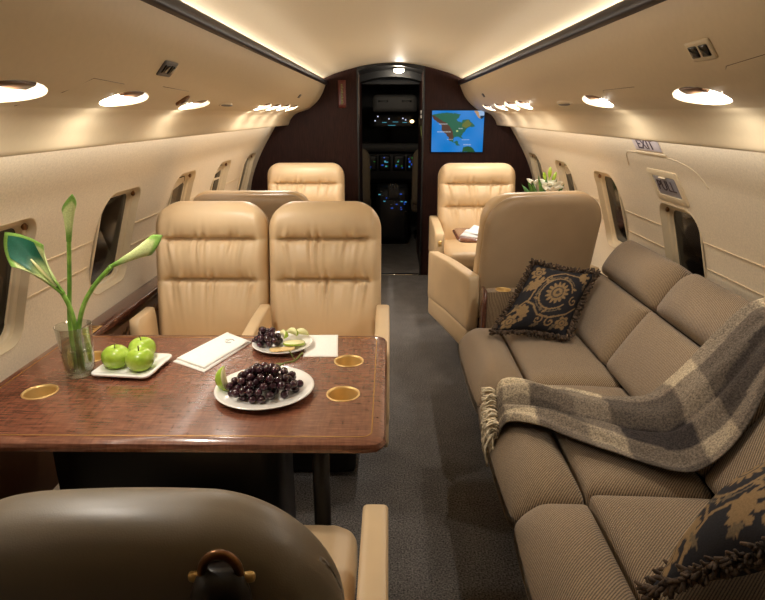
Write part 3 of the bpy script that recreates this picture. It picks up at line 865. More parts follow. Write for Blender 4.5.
for x, y in CUPS:
    mk('cup_holder', xf(lathe([(.0445, TZ), (.0443, TZ + .0018), (.0405, TZ + .002), (.0385, TZ - .004), (.037, TZ - .045), (.034, TZ - .05), (0, TZ - .05)], 36), T(x - tc[0], y - tc[1], 0)), M['brass'], t)
mk('pedestal', join(bx(-.36, .24, -.14, .14, .06, TZ - .030, .02), bx(-.45, .30, -.16, .20, 0, .07, .02)), M['black'], t)
mk('leg', tube([(.37, -.20, 0), (.37, -.20, TZ - .028)], .022, 14), M['black'], t)
mk('leg_foot', bx(.31, .43, -.26, -.14, 0, .014, .006), M['black'], t)

# ------------------------------------------------------------ vase with calla lilies
VX, VY = -.898, 1.495
t = thing('glass_vase', 'clear tapered glass vase with water on the table', 'vase', (VX, VY, TZ))
prof = [(0, .001), (.034, .001), (.038, .006), (.041, .05), (.0470, .145), (.0480, .147), (.0458, .147), (.0385, .05), (.0352, .016), (.03, .0125), (0, .0125)]
mk('glass_body', lathe(prof, 40), M['glass'], t)
mk('water', lathe([(0, .0128), (.0298, .0128), (.0348, .0162), (.0380, .05), (.0402, .0805), (.0397, .081), (0, .081)], 40), M['water'], t)

def spathe(L, rmax, flare, open_a, curl=.5, nu=26, nv=26):
    """rolled calla bloom along +z, opening towards -y; returns grid rows and colour rows"""
    rows, cols = [], []
    for i in range(nu + 1):
        s_ = i / nu
        r = .005 + (rmax - .005) * s_ ** 1.5
        row, cr = [], []
        for j in range(nv + 1):
            u = -1 + 2 * j / nv
            a = u * (PI - open_a * s_)
            tip = .68 * math.cos(PI * u / 2) ** 2 + .32 * (1 - abs(u)) ** 3
            rr = r * (1 + flare * s_ ** 4 * (.4 + .6 * tip))
            z = L * s_ * (.60 + .40 * tip * s_ ** 1.5)
            row.append((rr * math.sin(a), rr * math.cos(a) + curl * L * .25 * s_ ** 3 * tip, z))
            base = np.array(lin((104, 146, 56))); pale = np.array(lin((206, 216, 150))); edge = np.array(lin((150, 190, 96)))
            f = sm(.15, .55, s_) * (1 - .75 * sm(.86, 1, s_) - .5 * abs(math.sin(9 * u)) * (1 - s_))
            cr.append(base * (1 - f) + pale * f if s_ < .9 else base * (1 - f) + edge * f)
        rows.append(row); cols.append(cr)
    return rows, cols

def lily(label, stem_pts, r0, r1, L, rmax, flare, open_a, direction, roll, curl=.5, inner_dark=False):
    o = Vector(stem_pts[0])
    t = thing('calla_lily', label, 'flower', o, 0, 'calla lilies in the glass vase')
    P = [Vector(p) - o for p in stem_pts]
    sp = spline(P, 8)
    mk('stem', tube(sp, [r0 + (r1 - r0) * i / (len(sp) - 1) for i in range(len(sp))], 12), M['stem'], t)
    rows, cols = spathe(L, rmax, flare, open_a, curl)
    q = Vector(direction).normalized().to_track_quat('Z', 'Y').to_matrix().to_4x4()
    Mx = T(*(P[-1] - Vector(direction).normalized() * .008)) @ q @ RZ(roll)
    n1 = [[Mx @ Vector(p) for p in r] for r in rows]
    vf = grid(n1); me = mesh('spathe', *vf)
    c = np.array([c for r in cols for c in r])
    setcol(me, c)
    ob = link('spathe', me, M['spathe'], t)
    so = ob.modifiers.new('thick', 'SOLIDIFY'); so.thickness = .0012
    if inner_dark:
        # the broad bloom shows its deep green inner face
        rows2 = [[(x * .93, y * .93 - .0006, z * 1.0) for x, y, z in r[6:-6]] for r in rows[8:-1]]
        me2 = mesh('inner_face', *grid([[Mx @ Vector(p) for p in r] for r in rows2]))
        cA, cB = np.array(lin((196, 212, 150))), np.array(lin((24, 92, 70)))
        setcol(me2, np.array([cA * (1 - q) + cB * q for k2, r in enumerate(rows2) for q in [sm(.25, .62, k2 / len(rows2))] for _ in r]))
        link('inner_face', me2, M['spathe'], t)
    mk('spadix', xf(tube([(0, 0, L * .12), (0, .002, L * .4), (0, .004, L * .55)], [.003, .004, .002], 10), Mx), M['applecut'], t)
    return t
lily('calla lily leaning left, broad open dark green bloom', [(-.893, 1.488, .718), (-.886, 1.480, .80), (-.878, 1.470, .86), (-.880, 1.462, .915), (-.890, 1.455, .955)], .0066, .0060, .212, .037, .55, 1.45, (-.57, -.05, .83), 2.1, .05, True)
lily('calla lily standing upright, slim closed bloom', [(-.913, 1.500, .716), (-.908, 1.50, .85), (-.880, 1.485, .98), (-.852, 1.465, 1.095)], .0062, .0052, .128, .0135, .25, .6, (.16, 0, 1), 2.4, .15)
lily('calla lily arching right toward the seats', [(-.884, 1.484, .717), (-.878, 1.480, .82), (-.853, 1.475, .90), (-.81, 1.470, .965), (-.752, 1.465, 1.022)], .0066, .0058, .185, .018, .35, .7, (.86, 0, .42), 1.2, .15)

# ------------------------------------------------------------ plates, fruit and napkins
t = thing('square_plate', 'white square plate holding three green apples', 'plate', (-.765, 1.533, TZ), math.radians(-6))
def sqp(x, y, z):
    e = max(abs(x), abs(z - .0825)) / .0825
    return x, z - .0825, y + .006 + .007 * sm(.55, 1, e)
mk('dish', pad(.172, .165, .008, (.02, .02), .003, 24, 24, 2, sqp), M['white'], t)
def apple_vf(r):
    prof = []
    for i in range(21):
        a = -PI / 2 + PI * i / 20
        rr = r * math.cos(a) * (1 + .05 * math.sin(a))
        z = r * .90 * math.sin(a)
        d = math.exp(-(rr / (r * .30)) ** 2)
        z += (-.24 if a > 0 else .12) * r * d
        prof.append((rr, z))
    return prof
ap = None
for lab, x, y, rz in (('green apple at the left of the square plate', -.806, 1.522, .3), ('green apple at the front right of the square plate', -.729, 1.503, 1.7), ('green apple at the back of the square plate', -.755, 1.583, 3.1)):
    if ap is None:
        ap = thing('green_apple', lab, 'apple', (x, y, TZ + .010 + .0315), rz, 'green apples on the square plate')
        mk('flesh', lathe(apple_vf(.0385), 32), M['apple'], ap)
        mk('stem', tube([(0, 0, .022), (.001, .001, .033), (.004, .002, .040)], [.0018, .0014, .002], 7), M['twig'], ap)
    else:
        dup(ap, (x, y, TZ + .010 + .0315), rz, lab)

def round_plate(label, x, y, R):
    t = thing('round_plate', label, 'plate', (x, y, TZ), 0, 'round white plates on the table')
    mk('dish', lathe([(0, .0005), (R * .55, .0005), (R * .60, .003), (R * .95, .013), (R, .0165), (R * .985, .0185), (R * .93, .0165), (R * .70, .0085), (R * .62, .0065), (0, .0062)], 56), M['white'], t)
    return t
round_plate('large round white plate with the big bunch of grapes', -.355, 1.388, .130)
round_plate('small round white plate with grapes, apple and crackers', -.363, 1.702, .095)

gm = mesh('grape', *ellip(.0104, .0104, .0114, 14, 9)); gm.materials.append(M['grape'])
def bunch(label, cx, cy, z0, a, b, n, hgt, rot, stem):
    t = thing('grape_bunch', label, 'grapes', (cx, cy, z0), rot)
    rr = random.Random(n); P = []
    tries = 0
    while len(P) < n and tries < 60000:
        tries += 1
        u, v = rr.uniform(-1, 1), rr.uniform(-1, 1)
        if u * u + v * v > 1: continue
        if tries < 12000 * 1 and len(P) > n * .55: pass
        x, y = u * a, v * b
        # rest on whatever lies below
        z = .0102
        for px, py, pz in P:
            d2 = (px - x) ** 2 + (py - y) ** 2
            if d2 < .0192 ** 2: z = max(z, pz + math.sqrt(.0192 ** 2 - d2))
        if z > .0102 + hgt * (1 - .8 * (u * u + v * v)): continue
        P.append((x, y, z))
    for x, y, z in P:
        o = link('grape', gm, None, t, (x, y, z), (rr.uniform(0, 3), rr.uniform(0, 3), rr.uniform(0, 3)))
    mk('stem', join(*[tube(spline(s_, 5), r_, 7) for s_, r_ in stem]), M['twig_green'], t)
    return t
bunch('big bunch of dark grapes on the large plate', -.352, 1.374, TZ + .0066, .092, .062, 92, .062, .12,
      [([(.02, .0, .060), (.05, .03, .066), (.078, .045, .066), (.100, .055, .084)], .0028), ([(.078, .045, .066), (.072, .05, .080), (.064, .054, .092)], .0020), ([(.05, .03, .066), (.03, .05, .058)], .0018)])
bunch('small bunch of dark grapes on the small plate', -.412, 1.705, TZ + .0066, .040, .042, 30, .045, .3, [([(.0, .0, .03), (.012, .01, .045), (.024, .012, .052)], .0018)])

def wedge(r, th, ang):
    """wedge of apple: skin arc and two flat cuts"""
    n = 14; rows = []
    for i in range(n + 1):
        a = -PI / 2 + PI * i / n
        rows.append([(r * math.cos(a) * .15, 0, r * math.sin(a))] + [(r * math.cos(a) * math.cos(q), r * math.cos(a) * math.sin(q), r * math.sin(a)) for q in [-ang / 2 + ang * k / 6 for k in range(7)]])
    V, Fc = loft(rows, True)
    return V, Fc
t = thing('apple_wedge', 'green apple wedge at the left rim of the large plate', 'apple', (-.450, 1.392, TZ + .018), 0)
mk('flesh', xf(wedge(.034, 0, 1.1), T(0, 0, .020) @ RZ(3.9) @ RX(.35)), M['applecut'], t)
V, Fc = wedge(.0345, 0, 1.12)
skin = [f for f in Fc if all(i % 8 != 0 for i in f)]
mk('skin', xf((V, skin), T(0, 0, .020) @ RZ(3.9) @ RX(.35)), M['apple'], t)
t = thing('apple_round', 'round pale apple slice lying at the front of the small plate', 'apple', (-.325, 1.690, TZ + .0085))
mk('flesh', xf(lathe([(0, 0), (.0325, 0), (.034, .003), (.0325, .006), (0, .006)], 28), RX(-.16) @ T(0, 0, .006)), M['applecut'], t)
mk('skin', xf(lathe([(.0338, 0), (.0352, .003), (.0338, .006)], 28), RX(-.16) @ T(0, 0, .006)), M['apple'], t)
for lab, x, y, rz in (('pale apple wedge behind the round slice, nearest the grapes', -.372, 1.728, .5), ('pale apple wedge in the middle of the small plate', -.343, 1.746, .9), ('pale apple wedge at the back rim of the small plate', -.310, 1.740, 1.4)):
    t = thing('apple_wedge', lab, 'apple', (x, y, TZ + .008), rz, 'apple wedges on the small plate')
    mk('flesh', xf(wedge(.024, 0, .9), T(0, 0, .016) @ RX(PI / 2) @ RZ(.6)), M['applecut'], t)
    V, Fc = wedge(.0245, 0, .92); skin = [f for f in Fc if all(i % 8 != 0 for i in f)]
    mk('skin', xf((V, skin), T(0, 0, .016) @ RX(PI / 2) @ RZ(.6)), M['apple'], t)
for lab, x, y, rz, q in (('thin round cracker at the left front of the small plate', -.372, 1.652, 0, 0), ('thin round cracker overlapping the other at the plate front', -.338, 1.645, .5, .006)):
    tag(mk('cracker', xf(lathe([(0, 0), (.022, 0), (.0235, .0015), (.022, .0034), (0, .003)], 22), T(0, 0, .002) @ RX(-.12)), M['cracker'], loc=(x, y, TZ + .0075 + q), rot=(0, 0, rz)), lab, 'cracker', 'crackers on the small plate')

def sheet(corners, n, th, waves, z0):
    A, B, Cn, D = [Vector(c + (0,)) for c in corners]
    top, bot = [], []
    for i in range(n + 1):
        r1, r2 = [], []
        for j in range(n + 1):
            u, v = i / n, j / n
            p = A * (1 - u) * (1 - v) + B * u * (1 - v) + Cn * u * v + D * (1 - u) * v
            e = min(u, 1 - u, v, 1 - v)
            k = th * (1 - math.exp(-e * 26) * .7)
            zz = z0 + k + waves * (math.sin(5 * u + 9 * v) + 1) * sm(0, .1, e)
            r1.append((p.x, p.y, zz)); r2.append((p.x, p.y, z0 + .0003))
        top.append(r1); bot.append(r2)
    v1, f1 = grid(top); v2, f2 = grid(bot); n1 = n + 1; o = len(v1)
    edge = [i * n1 for i in range(n1)] + [n * n1 + j for j in range(1, n1)] + [i * n1 + n for i in range(n - 1, -1, -1)] + [j for j in range(n - 1, 0, -1)]
    fs = f1 + [tuple(i + o for i in f) for f in f2] + [(edge[k], edge[(k + 1) % len(edge)], edge[(k + 1) % len(edge)] + o, edge[k] + o) for k in range(len(edge))]
    return v1 + v2, fs
t = thing('folded_napkin', 'long folded white napkin with grey crest left of the small plate', 'napkin', (0, 0, 0))
mk('cloth', join(sheet([(-.668, 1.580), (-.552, 1.506), (-.468, 1.735), (-.570, 1.821)], 24, .007, .0009, TZ), sheet([(-.660, 1.588), (-.556, 1.520), (-.474, 1.728), (-.566, 1.806)], 20, .005, .0006, TZ + .0075)), M['linen'], t)
mk('crest', join(*[tube([(-.535 + r * math.cos(a), 1.712 + r * 1.1 * math.sin(a), TZ + .0142) for a in [a0 + .28 * k for k in range(9)]], .0009, 5) for r, a0 in ((.016, .3), (.011, 3.4), (.006, 1.5))]), M['print'], t)
tag(mk('small_napkin', sheet([(-.287, 1.621), (-.182, 1.623), (-.197, 1.806), (-.305, 1.803)], 20, .0035, .0004, TZ), M['linen']), 'small square white napkin under the right edge of the small plate', 'napkin')
M_small = bpy.data.objects['small_napkin']

# ------------------------------------------------------------ sofa
SB = [(2.70, 2.03), (2.03, 1.36), (1.36, .60)]
BB = [(2.80, 2.19), (2.19, 1.42), (1.42, .60)]
t = thing('sofa', 'long taupe ribbed sofa against the right wall', 'sofa', (.75, 1.7, 0)); so = t
lo = Vector((.75, 1.7, 0))
def W(vf): return [Vector(v) - lo for v in vf[0]], vf[1]
mk('base', W(join(bx(.40, 1.08, .58, 2.72, .02, .30, .02), bx(1.04, 1.18, .58, 2.78, .28, .66, .02))), M['sofa_base'], t)
for ya, yb in SB:
    L = ya - yb - .004; ym = (ya + yb) / 2
    def bol(x, y, z):      # x along sofa, z = 0 inner .. h outer edge, y thickness
        X = .515 - z; Z = .335 + y
        Z -= .055 * sm(.10, .205, z) ** 1.5 * (1 if y > 0 else .2)
        Z += .010 * (1 - (2 * x / L) ** 4) * (1 if y > 0 else 0) * math.sin(PI * min(1, z / .2))
        X -= .010 * (1 - (2 * x / L) ** 4) * sm(.1, .2, z)
        return X, ym + x, Z
    mk('front_bolster', W(pad(L, .196, .19, (.03, .014), .062, 30, 24, 5, bol)), M['sofa'], t)
    def seat(x, y, z):
        X = .519 + z; Z = .335 + y
        if y > 0: Z += .016 * (1 - (2 * x / L) ** 4) * math.sin(PI * min(1, z / .36)) - .012 * z / .36
        return X, ym + x, Z
    mk('seat_cushion', W(pad(L, .35, .19, (.02, .014), .03, 30, 20, 3, seat)), M['sofa'], t)
for ya, yb in BB:
    L = ya - yb - .004; ym = (ya + yb) / 2
    d = Vector((.15, 0, .235)).normalized(); nn = Vector((-d.z, 0, d.x))
    def bk_(x, y, z):
        p = Vector((.893, ym + x, .395)) + d * z - nn * y * -1
        if y > 0: p += nn * .016 * (1 - (2 * x / L) ** 4) * math.sin(PI * min(1, max(0, z / .28)))
        return tuple(p)
    mk('back_cushion', W(pad(L, .285, .15, (.02, .03), .035, 30, 20, 3, bk_)), M['sofa'], t)
    def hr(x, y, z):
        p = Vector((1.046, ym + x, .640)) + d * z + nn * y
        if y > 0: p += nn * .018 * (1 - (2 * x / L) ** 4) * math.sin(PI * min(1, max(0, z / .18)))
        return tuple(p)
    mk('head_roll', W(pad(L, .205, .16, (.075, .03), .06, 30, 20, 4, hr)), M['sofa'], t)

# end console of the sofa with brass cups
t = thing('end_console', 'fabric covered console with brass cup wells beside the sofa end', 'console', (.62, 2.755, 0))
link('body', cut(bx(-.17, .22, -.05, .045, .02, .575, .012), [solid_cyl(.0352, .50, .65, q, -.003, 28) for q in (-.085, .015)], 30), M['sofa'], t)
mk('wood_edge', bx(-.188, -.168, -.053, .05, .02, .580, .006), M['wood_rail'], t)
for q in (-.085, .015):
    mk('cup_well', xf(lathe([(.038, .575), (.0378, .5775), (.0345, .578), (.033, .572), (.031, .535), (0, .53)], 28), T(q, -.003, 0)), M['brass'], t)

# ------------------------------------------------------------ pillows
PN = 96
px, pz = np.meshgrid(np.linspace(-1, 1, PN + 1), np.linspace(-1, 1, PN + 1), indexing='ij')
def damask():
    im = np.zeros(px.shape + (4,)); im[...] = lin((36, 35, 39))
    gold = np.array(lin((132, 108, 76))); dim = np.array(lin((104, 90, 70)))
    def put(mask, c): im[mask] = c
    def line(pts, w, c=gold):
        m = np.zeros(px.shape, bool)
        for (x0, y0), (x1, y1) in zip(pts, pts[1:]):
            dx, dy = x1 - x0, y1 - y0; l2 = dx * dx + dy * dy + 1e-9
            tt = np.clip(((px - x0) * dx + (pz - y0) * dy) / l2, 0, 1)
            m |= (px - x0 - tt * dx) ** 2 + (pz - y0 - tt * dy) ** 2 < w * w
        put(m, c)
    def flower(cx, cy, r, n, c=gold):
        rr = np.hypot(px - cx, pz - cy); th = np.arctan2(pz - cy, px - cx)
        put(rr < r * (.62 + .38 * np.abs(np.cos(n * th / 2))), c)
        put((rr < r * .52) & (rr > r * .40), np.array(lin((70, 62, 54))))
        put(rr < r * .16, np.array(lin((70, 62, 54))))
    def spiral(cx, cy, r, a0, turns, sgn):
        line([(cx + r * (1 - k / 26) * math.cos(a0 + sgn * 2 * PI * turns * k / 24), cy + r * (1 - k / 26) * math.sin(a0 + sgn * 2 * PI * turns * k / 24)) for k in range(25)], .019)
    def leaf(cx, cy, l, w, a, c=gold):
        x = (px - cx) * math.cos(a) + (pz - cy) * math.sin(a); y = -(px - cx) * math.sin(a) + (pz - cy) * math.cos(a)
        u = x / l
        put((u > 0) & (u < 1) & (np.abs(y) < w * np.sin(PI * np.clip(u, 0, 1)) ** .8 * (1 + .35 * np.cos(u * 22))), c)
    line([(.12 + .46 * math.cos(a), .10 + .46 * math.sin(a)) for a in np.linspace(.2, 5.6, 40)], .022)
    line([(.12 + .53 * math.cos(a), .10 + .53 * math.sin(a)) for a in np.linspace(.6, 5.2, 40)], .012, dim)
    flower(.14, .12, .33, 14)
    line([(-.95, -.6), (-.6, -.2), (-.35, -.28), (-.1, -.55), (.3, -.6), (.7, -.45), (.95, -.2)], .024)
    line([(-.55, -.2), (-.5, .3), (-.3, .62), (.1, .8), (.6, .75)], .024)
    for a in (2.5, 2.0, 1.5, 3.0): leaf(-.52, .18, .42, .085, a)
    for a in (-2.3, -1.7, -2.9): leaf(-.45, -.35, .45, .09, a)
    for a in (.3, .9, -.3): leaf(.58, .72, .36, .07, a)
    spiral(.35, -.72, .17, 1.2, 1.3, 1); spiral(-.02, -.68, .15, 2, 1.3, -1); spiral(.74, -.05, .15, 2, 1.2, 1); spiral(-.28, .55, .13, 0, 1.2, -1)
    for k in range(10): leaf(.12 + .46 * math.cos(.5 + k * .52), .10 + .46 * math.sin(.5 + k * .52), .17, .035, .5 + k * .52 + (.9 if k % 2 else -.7), dim if k % 2 else gold)
    for q in ((-.9, .1, 1.2), (-.15, -.9, .4), (.45, -.95, 1.0), (.9, .35, 1.8), (-.9, -.3, -.5), (.2, .95, 2.9), (-.45, .92, .3)): leaf(q[0], q[1], .26, .05, q[2], dim)
    flower(.72, -.70, .20, 6); flower(-.72, .72, .22, 6); flower(-.76, -.78, .2, 6)
    return im
DM = damask()
def pillow(label, corners, thick, nrm_hint, loose):
    A, B, Cn, D = [Vector(c) for c in corners]     # order around: bottom-left, bottom-right, top-right, top-left
    n = (B - A).cross(D - A).normalized()
    if n.dot(Vector(nrm_hint)) < 0: n = -n
    cen = (A + B + Cn + D) / 4
    t = thing('throw_pillow', label, 'pillow', (0, 0, 0))
    def P(u, v, s):
        a, b = (u + 1) / 2, (v + 1) / 2
        p = A * (1 - a) * (1 - b) + B * a * (1 - b) + Cn * a * b + D * (1 - a) * b
        # pinched sides
        k = .11 * ((1 - u * u) * v * v + (1 - v * v) * u * u)
        p = p + (cen - p) * k
        th = thick * ((1 - u ** 2) ** .55) * ((1 - v ** 2) ** .55)
        wr = .004 * math.sin(7 * u + 3 * v + loose) * (u * u + v * v) * (1 - u ** 4) * (1 - v ** 4)
        return p + n * (s * th * (1 if s > 0 else .75) + wr)
    g1 = [[P(px[i, j], pz[i, j], 1) for j in range(PN + 1)] for i in range(PN + 1)]
    g2 = [[P(px[i, j], pz[i, j], -1) for j in range(PN + 1)] for i in range(PN + 1)]
    me = mesh('cover', *join(grid(g1), grid(g2)), True)
    setcol(me, np.concatenate([DM.reshape(-1, 4)] * 2))
    link('cover', me, M['pillow'], t)
    rr = random.Random(5); vf = []
    edge = [(-1 + 2 * k / 46, -1) for k in range(46)] + [(1, -1 + 2 * k / 46) for k in range(46)] + [(1 - 2 * k / 46, 1) for k in range(46)] + [(-1, 1 - 2 * k / 46) for k in range(46)]
    for u, v in edge:
        for q in range(4):
            p = P(max(-.995, min(.995, u + rr.uniform(-.02, .02))), max(-.995, min(.995, v + rr.uniform(-.02, .02))), 0)
            o = (p - cen); o = (o - n * o.dot(n)).normalized()
            d = (o * rr.uniform(.5, 1) + n * rr.uniform(-.9, .9) + Vector((rr.uniform(-.5, .5), rr.uniform(-.5, .5), rr.uniform(-.5, .3)))).normalized()
            l = rr.uniform(.018, .034)
            side = Vector((rr.uniform(-1, 1), rr.uniform(-1, 1), rr.uniform(-1, 1))) * .006
            vf.append(tube([p - o * .004, p + d * l * .6 + side, p + d * l], [.004, .0052, .003], 5))
    mk('fringe', join(*vf), M['fringe'], t)
    return t
pillow('dark floral pillow with brown fringe at the far end of the sofa', [(.435, 2.435, .475), (.755, 2.405, .462), (.925, 2.60, .70), (.64, 2.615, .745)], .074, (-.3, -1, .6), 0)
pillow('dark floral pillow with brown fringe at the bottom right corner', [(.500, .955, .470), (.865, 1.215, .485), (.93, 1.06, .765), (.67, .79, .745)], .085, (-.4, .6, .7), 2)

# ------------------------------------------------------------ plaid throw
def sofa_surface(v):
    """section of the sofa's upper surface (x, z) at arc length v measured from the front edge"""
    return v
far_edge = [(.345, 1.925, .375), (.37, 1.91, .445), (.44, 1.885, .466), (.52, 1.87, .464), (.62, 1.84, .464), (.72, 1.79, .468), (.82, 1.755, .49), (.905, 1.745, .57), (.965, 1.73, .65), (1.01, 1.71, .725), (1.045, 1.685, .79), (1.09, 1.655, .845), (1.15, 1.63, .85)]
near_edge = [(.325, 1.63, .355), (.35, 1.61, .435), (.43, 1.575, .466), (.52, 1.525, .464), (.62, 1.465, .462), (.70, 1.405, .458), (.79, 1.36, .47), (.865, 1.35, .535), (.92, 1.365, .61), (.97, 1.395, .69), (1.02, 1.42, .76), (1.07, 1.44, .82), (1.13, 1.45, .85)]
fe, ne = spline(far_edge, 8), spline(near_edge, 8)
NU = 44; rows, cols = [], []
nvv = len(fe)
cream, grey, dark = np.array(lin((210, 193, 162))), np.array(lin((128, 116, 102))), np.array(lin((50, 45, 44)))
def band(x, edges, vals):
    for e, v in zip(edges, vals):
        if x < e: return v
    return vals[-1]
for i in range(nvv):
    v = i / (nvv - 1); row, cr = [], []
    for j in range(NU + 1):
        u = j / NU
        p = fe[i].lerp(ne[i], u)
        seatish = 1 - sm(.45, .62, v)
        nrm = Vector((-.55 * sm(.5, .7, v), 0, 1)).normalized()
        h = .012
        h += .020 * math.exp(-((u - .10) / .12) ** 2) + .030 * math.exp(-((u - .34) / .14) ** 2)     # rolled upper layer
        h -= .022 * math.exp(-((u - .54) / .06) ** 2)
        h += .014 * math.exp(-((u - .72) / .13) ** 2) * (.6 + .4 * math.sin(5 * v))
        h += (.009 * math.sin(14 * u + 9 * v + 1.5 * math.sin(5 * v)) + .005 * math.sin(29 * u - 8 * v)) * sm(0, .15, v) + .010 * noise.noise(Vector((6 * u, 9 * v, 2)))
        h += .020 * math.exp(-((v - .55) / .09) ** 2) * math.exp(-((u - .42) / .2) ** 2)
        h *= sm(-.05, .06, 1 - u) * sm(-.05, .05, u) * .9 + .1
        h += .009
        # gather towards the fringe
        p = p + nrm * h
        if v < .3: p.y += (1.80 - p.y) * .34 * (1 - v / .3) ** 1.3; p.z += .016 * (1 - v / .3) * (1 + math.sin(22 * u))
        row.append(p)
        uu = u + .03 * math.sin(8 * v)
        bv = band(v, (.08, .17, .30, .38, .55, .64, .88, .90, 1.1), (.6, .95, .35, .60, .10, .62, .22, .35, .95))
        bu = band(uu, (.22, .48, .54, .78, .92, 1.2), (.85, .42, .15, .18, .62, .35))
        f = min(1, max(0, .5 + ((bv + bu) / 2 - .5) * 1.35))
        c = dark * (1 - f * 2) + grey * f * 2 if f < .5 else grey * (2 - 2 * f) + cream * (2 * f - 1)
        cr.append(c)
    rows.append(row); cols.append(cr)
t = thing('plaid_throw', 'grey and cream plaid wool throw draped over the sofa middle', 'blanket', (0, 0, 0))
vf = grid(rows); me = mesh('cloth', *vf); setcol(me, np.array([c for r in cols for c in r]))
cl = link('cloth', me, M['throw'], t)
sd = cl.modifiers.new('thick', 'SOLIDIFY'); sd.thickness = .006; sd.offset = -1
sb = cl.modifiers.new('soft', 'SUBSURF'); sb.levels = sb.render_levels = 1
rr = random.Random(11); fr = []
for k in range(110):
    u = k / 109; j = u * NU; j0 = int(min(NU - 1, j)); p = rows[0][j0].lerp(rows[0][j0 + 1], j - j0)
    l = rr.uniform(.05, .12); dx = rr.uniform(-.05, .02); dy = rr.uniform(-.03, .03)
    pts = [p + Vector((.006, 0, .004)), p + Vector((-.010 + dx * .2, dy * .2, -.008)), p + Vector((-.016 + dx * .5, dy * .6, -l * .5)), p + Vector((-.014 + dx * .3, dy, -l))]
    fr.append(tube(spline(pts, 4), [.0030 + .0010 * math.sin(1.7 * q) for q in range(13)], 5))
for k in range(80):   # short twisted ends lying back over the cloth edge
    u = rr.random(); j = u * NU; j0 = int(min(NU - 1, j)); p = rows[2][j0].lerp(rows[2][j0 + 1], j - j0) + Vector((0, 0, .004))
    fr.append(tube(spline([p, p + Vector((-.02, rr.uniform(-.01, .01), .010)), p + Vector((-.045, rr.uniform(-.03, .03), .0))], 4), .0028, 5))
mk('fringe', join(*fr), M['throw_fringe'], t)

# ------------------------------------------------------------ club table with flowers beyond the swivel chair
t = thing('club_table', 'dark wooden table leaf between the two right armchairs', 'table', (.765, 3.80, 0))
mk('tabletop', xf(pad(.76, .40, .026, (.05, .05), .012, 12, 12, 3), T(.02, -.20, .638) @ RX(-PI / 2)), M['wood_table'], t)
mk('bracket', bx(.28, .40, -.10, .10, .30, .626, .02), M['wood_dark'], t)
mk('support', bx(.22, .31, -.06, .06, 0, .32, .01), M['wood_dark'], t)
tag(mk('newspaper', join(sheet([(.43, 3.70), (.56, 3.61), (.70, 3.90), (.55, 3.97)], 14, .010, .006, .651), sheet([(.45, 3.72), (.56, 3.65), (.68, 3.89), (.55, 3.94)], 12, .008, .006, .667)), M['paper']), 'folded pale newspaper on the dark table leaf', 'newspaper')
t = thing('flower_vase', 'low vase of white lilies on the far table leaf', 'vase', (1.0, 3.86, .651))
mk('bowl', lathe([(0, 0), (.04, 0), (.06, .03), (.065, .08), (.05, .12), (.047, .12), (.06, .08), (.05, .03), (0, .01)], 24), M['white'], t)
rr = random.Random(4)
def blade(p0, p1, w, bend):
    P0, P1 = Vector(p0), Vector(p1); d = (P1 - P0).normalized(); s_ = d.cross(Vector((0, 1, .2))).normalized(); n_ = s_.cross(d)
    rows = []
    for i in range(9):
        q = i / 8; c = P0.lerp(P1, q) + n_ * bend * math.sin(PI * q); ww = w * math.sin(PI * (.08 + .92 * q)) ** .8 if q < 1 else .0005
        rows.append([c - s_ * ww, c + n_ * ww * .35, c + s_ * ww])
    return grid(rows)
lf = [blade((rr.uniform(-.02, .02), rr.uniform(-.02, .02), .10), (rr.uniform(-.16, .13), rr.uniform(-.08, .08), rr.uniform(.20, .38)), rr.uniform(.012, .02), rr.uniform(-.02, .02)) for _ in range(22)]
o = mk('leaves', join(*lf), M['leaf'], t); o.modifiers.new('thick', 'SOLIDIFY').thickness = .0015
for k in range(8):
    bxp = Vector((rr.uniform(-.10, .07), rr.uniform(-.10, .0), rr.uniform(.25, .33)))
    pet = [blade(bxp, bxp + Vector((.055 * math.cos(a), .055 * math.sin(a), rr.uniform(.01, .04))), .013, .008) for a in [2 * PI * q / 6 + k for q in range(6)]]
    o = mk('blossom', join(*pet, tube([(0, 0, .10), bxp * .6, bxp], .003, 6)), M['petal'], t); o.modifiers.new('thick', 'SOLIDIFY').thickness = .0012
for k in range(3):
    p = Vector((-.02 + .03 * k, -.02, .36 + .03 * (k % 2)))
    mk('bud', join(xf(ellip(.012, .012, .035, 10, 8), T(*p) @ RY(.3 * (k - 1))), tube([(0, 0, .1), p * .7, p], .003, 6)), M['apple'], t)

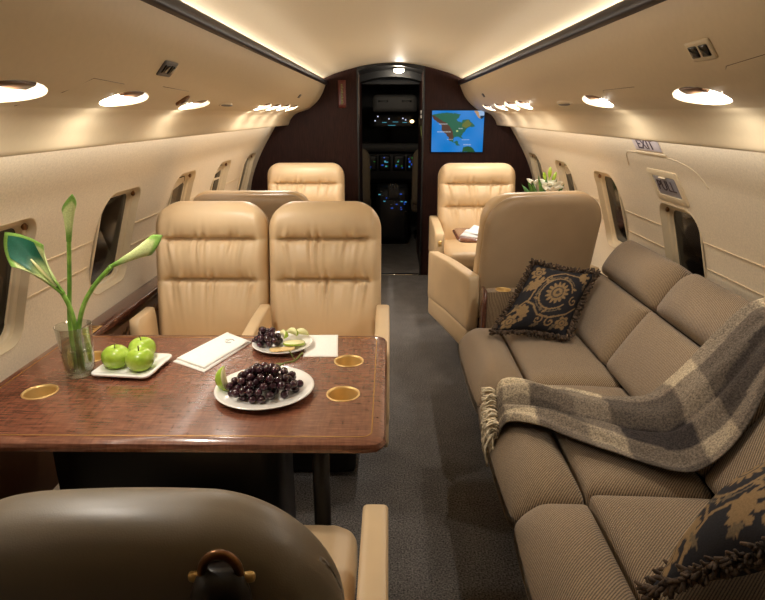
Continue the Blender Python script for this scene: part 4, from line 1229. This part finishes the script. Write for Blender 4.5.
# ------------------------------------------------------------ lights
COVE = 19; WASH = 6.5
def area(name, loc, size, sizey, power, target, col):
    l = bpy.data.lights.new(name, 'AREA'); l.shape = 'RECTANGLE'; l.size = size; l.size_y = sizey; l.energy = power; l.color = col
    o = bpy.data.objects.new(name, l); COL.objects.link(o); o.location = loc
    d = Vector(target) - Vector(loc); z = -d.normalized(); y = Vector((0, 1, 0)); x = y.cross(z).normalized(); y = z.cross(x)
    o.matrix_world = Matrix(((x.x, y.x, z.x, loc[0]), (x.y, y.y, z.y, loc[1]), (x.z, y.z, z.z, loc[2]), (0, 0, 0, 1)))
    return o
for s, nm in ((-1, 'left'), (1, 'right')):
    ya, yb = .35, 5.08
    tag(mk('cove_light', bx(min(s * .625, s * .645), max(s * .625, s * .645), -.6, 5.08, 1.642, 1.648, .002, 2), M['strip']), 'warm light strip hidden along the %s ceiling cove' % nm, 'light')
    area('cove_lamp', (s * .615, (ya + yb) / 2, 1.652), .03, yb - ya, COVE, (s * .35, (ya + yb) / 2, 1.80), (1, .93, .83))
    # wash strip tucked behind the valance lip
    area('wash_lamp', (s * .935, (Y0 + Y1) / 2 + .6, 1.3085), .02, 4.9, WASH, (s * 1.10, (Y0 + Y1) / 2 + .6, .9), (1, .93, .83))
pt_light('vestibule_lamp', (.055, 5.42, 1.715), 5, .02, (1, .9, .75))

# ------------------------------------------------------------ world, camera, view
w = bpy.data.worlds.new('world'); S.world = w; w.use_nodes = True
w.node_tree.nodes['Background'].inputs[0].default_value = (.01, .012, .02, 1)
w.node_tree.nodes['Background'].inputs[1].default_value = .2
F = 582.0
th = math.atan(186 / F); yaw = math.atan(6.5 / F * math.cos(th))
cam = bpy.data.cameras.new('camera'); cam.sensor_width = 36; cam.lens = 36 * F / 765; cam.clip_start = .02
co = bpy.data.objects.new('camera', cam); COL.objects.link(co)
co.location = (-.03, 0, 1.40); co.rotation_euler = (PI / 2 - th, 0, yaw)
S.camera = co
S.view_settings.view_transform = 'Standard'; S.view_settings.look = 'None'; S.view_settings.gamma = 1
S.view_settings.use_curve_mapping = False; S.view_settings.exposure = -0.16
S.cycles.use_denoising = True
S.cycles.max_bounces = 20; S.cycles.transmission_bounces = 20; S.cycles.transparent_max_bounces = 32; S.cycles.glossy_bounces = 4; S.cycles.diffuse_bounces = 5; S.cycles.sample_clamp_indirect = 6
S.cycles.caustics_reflective = False
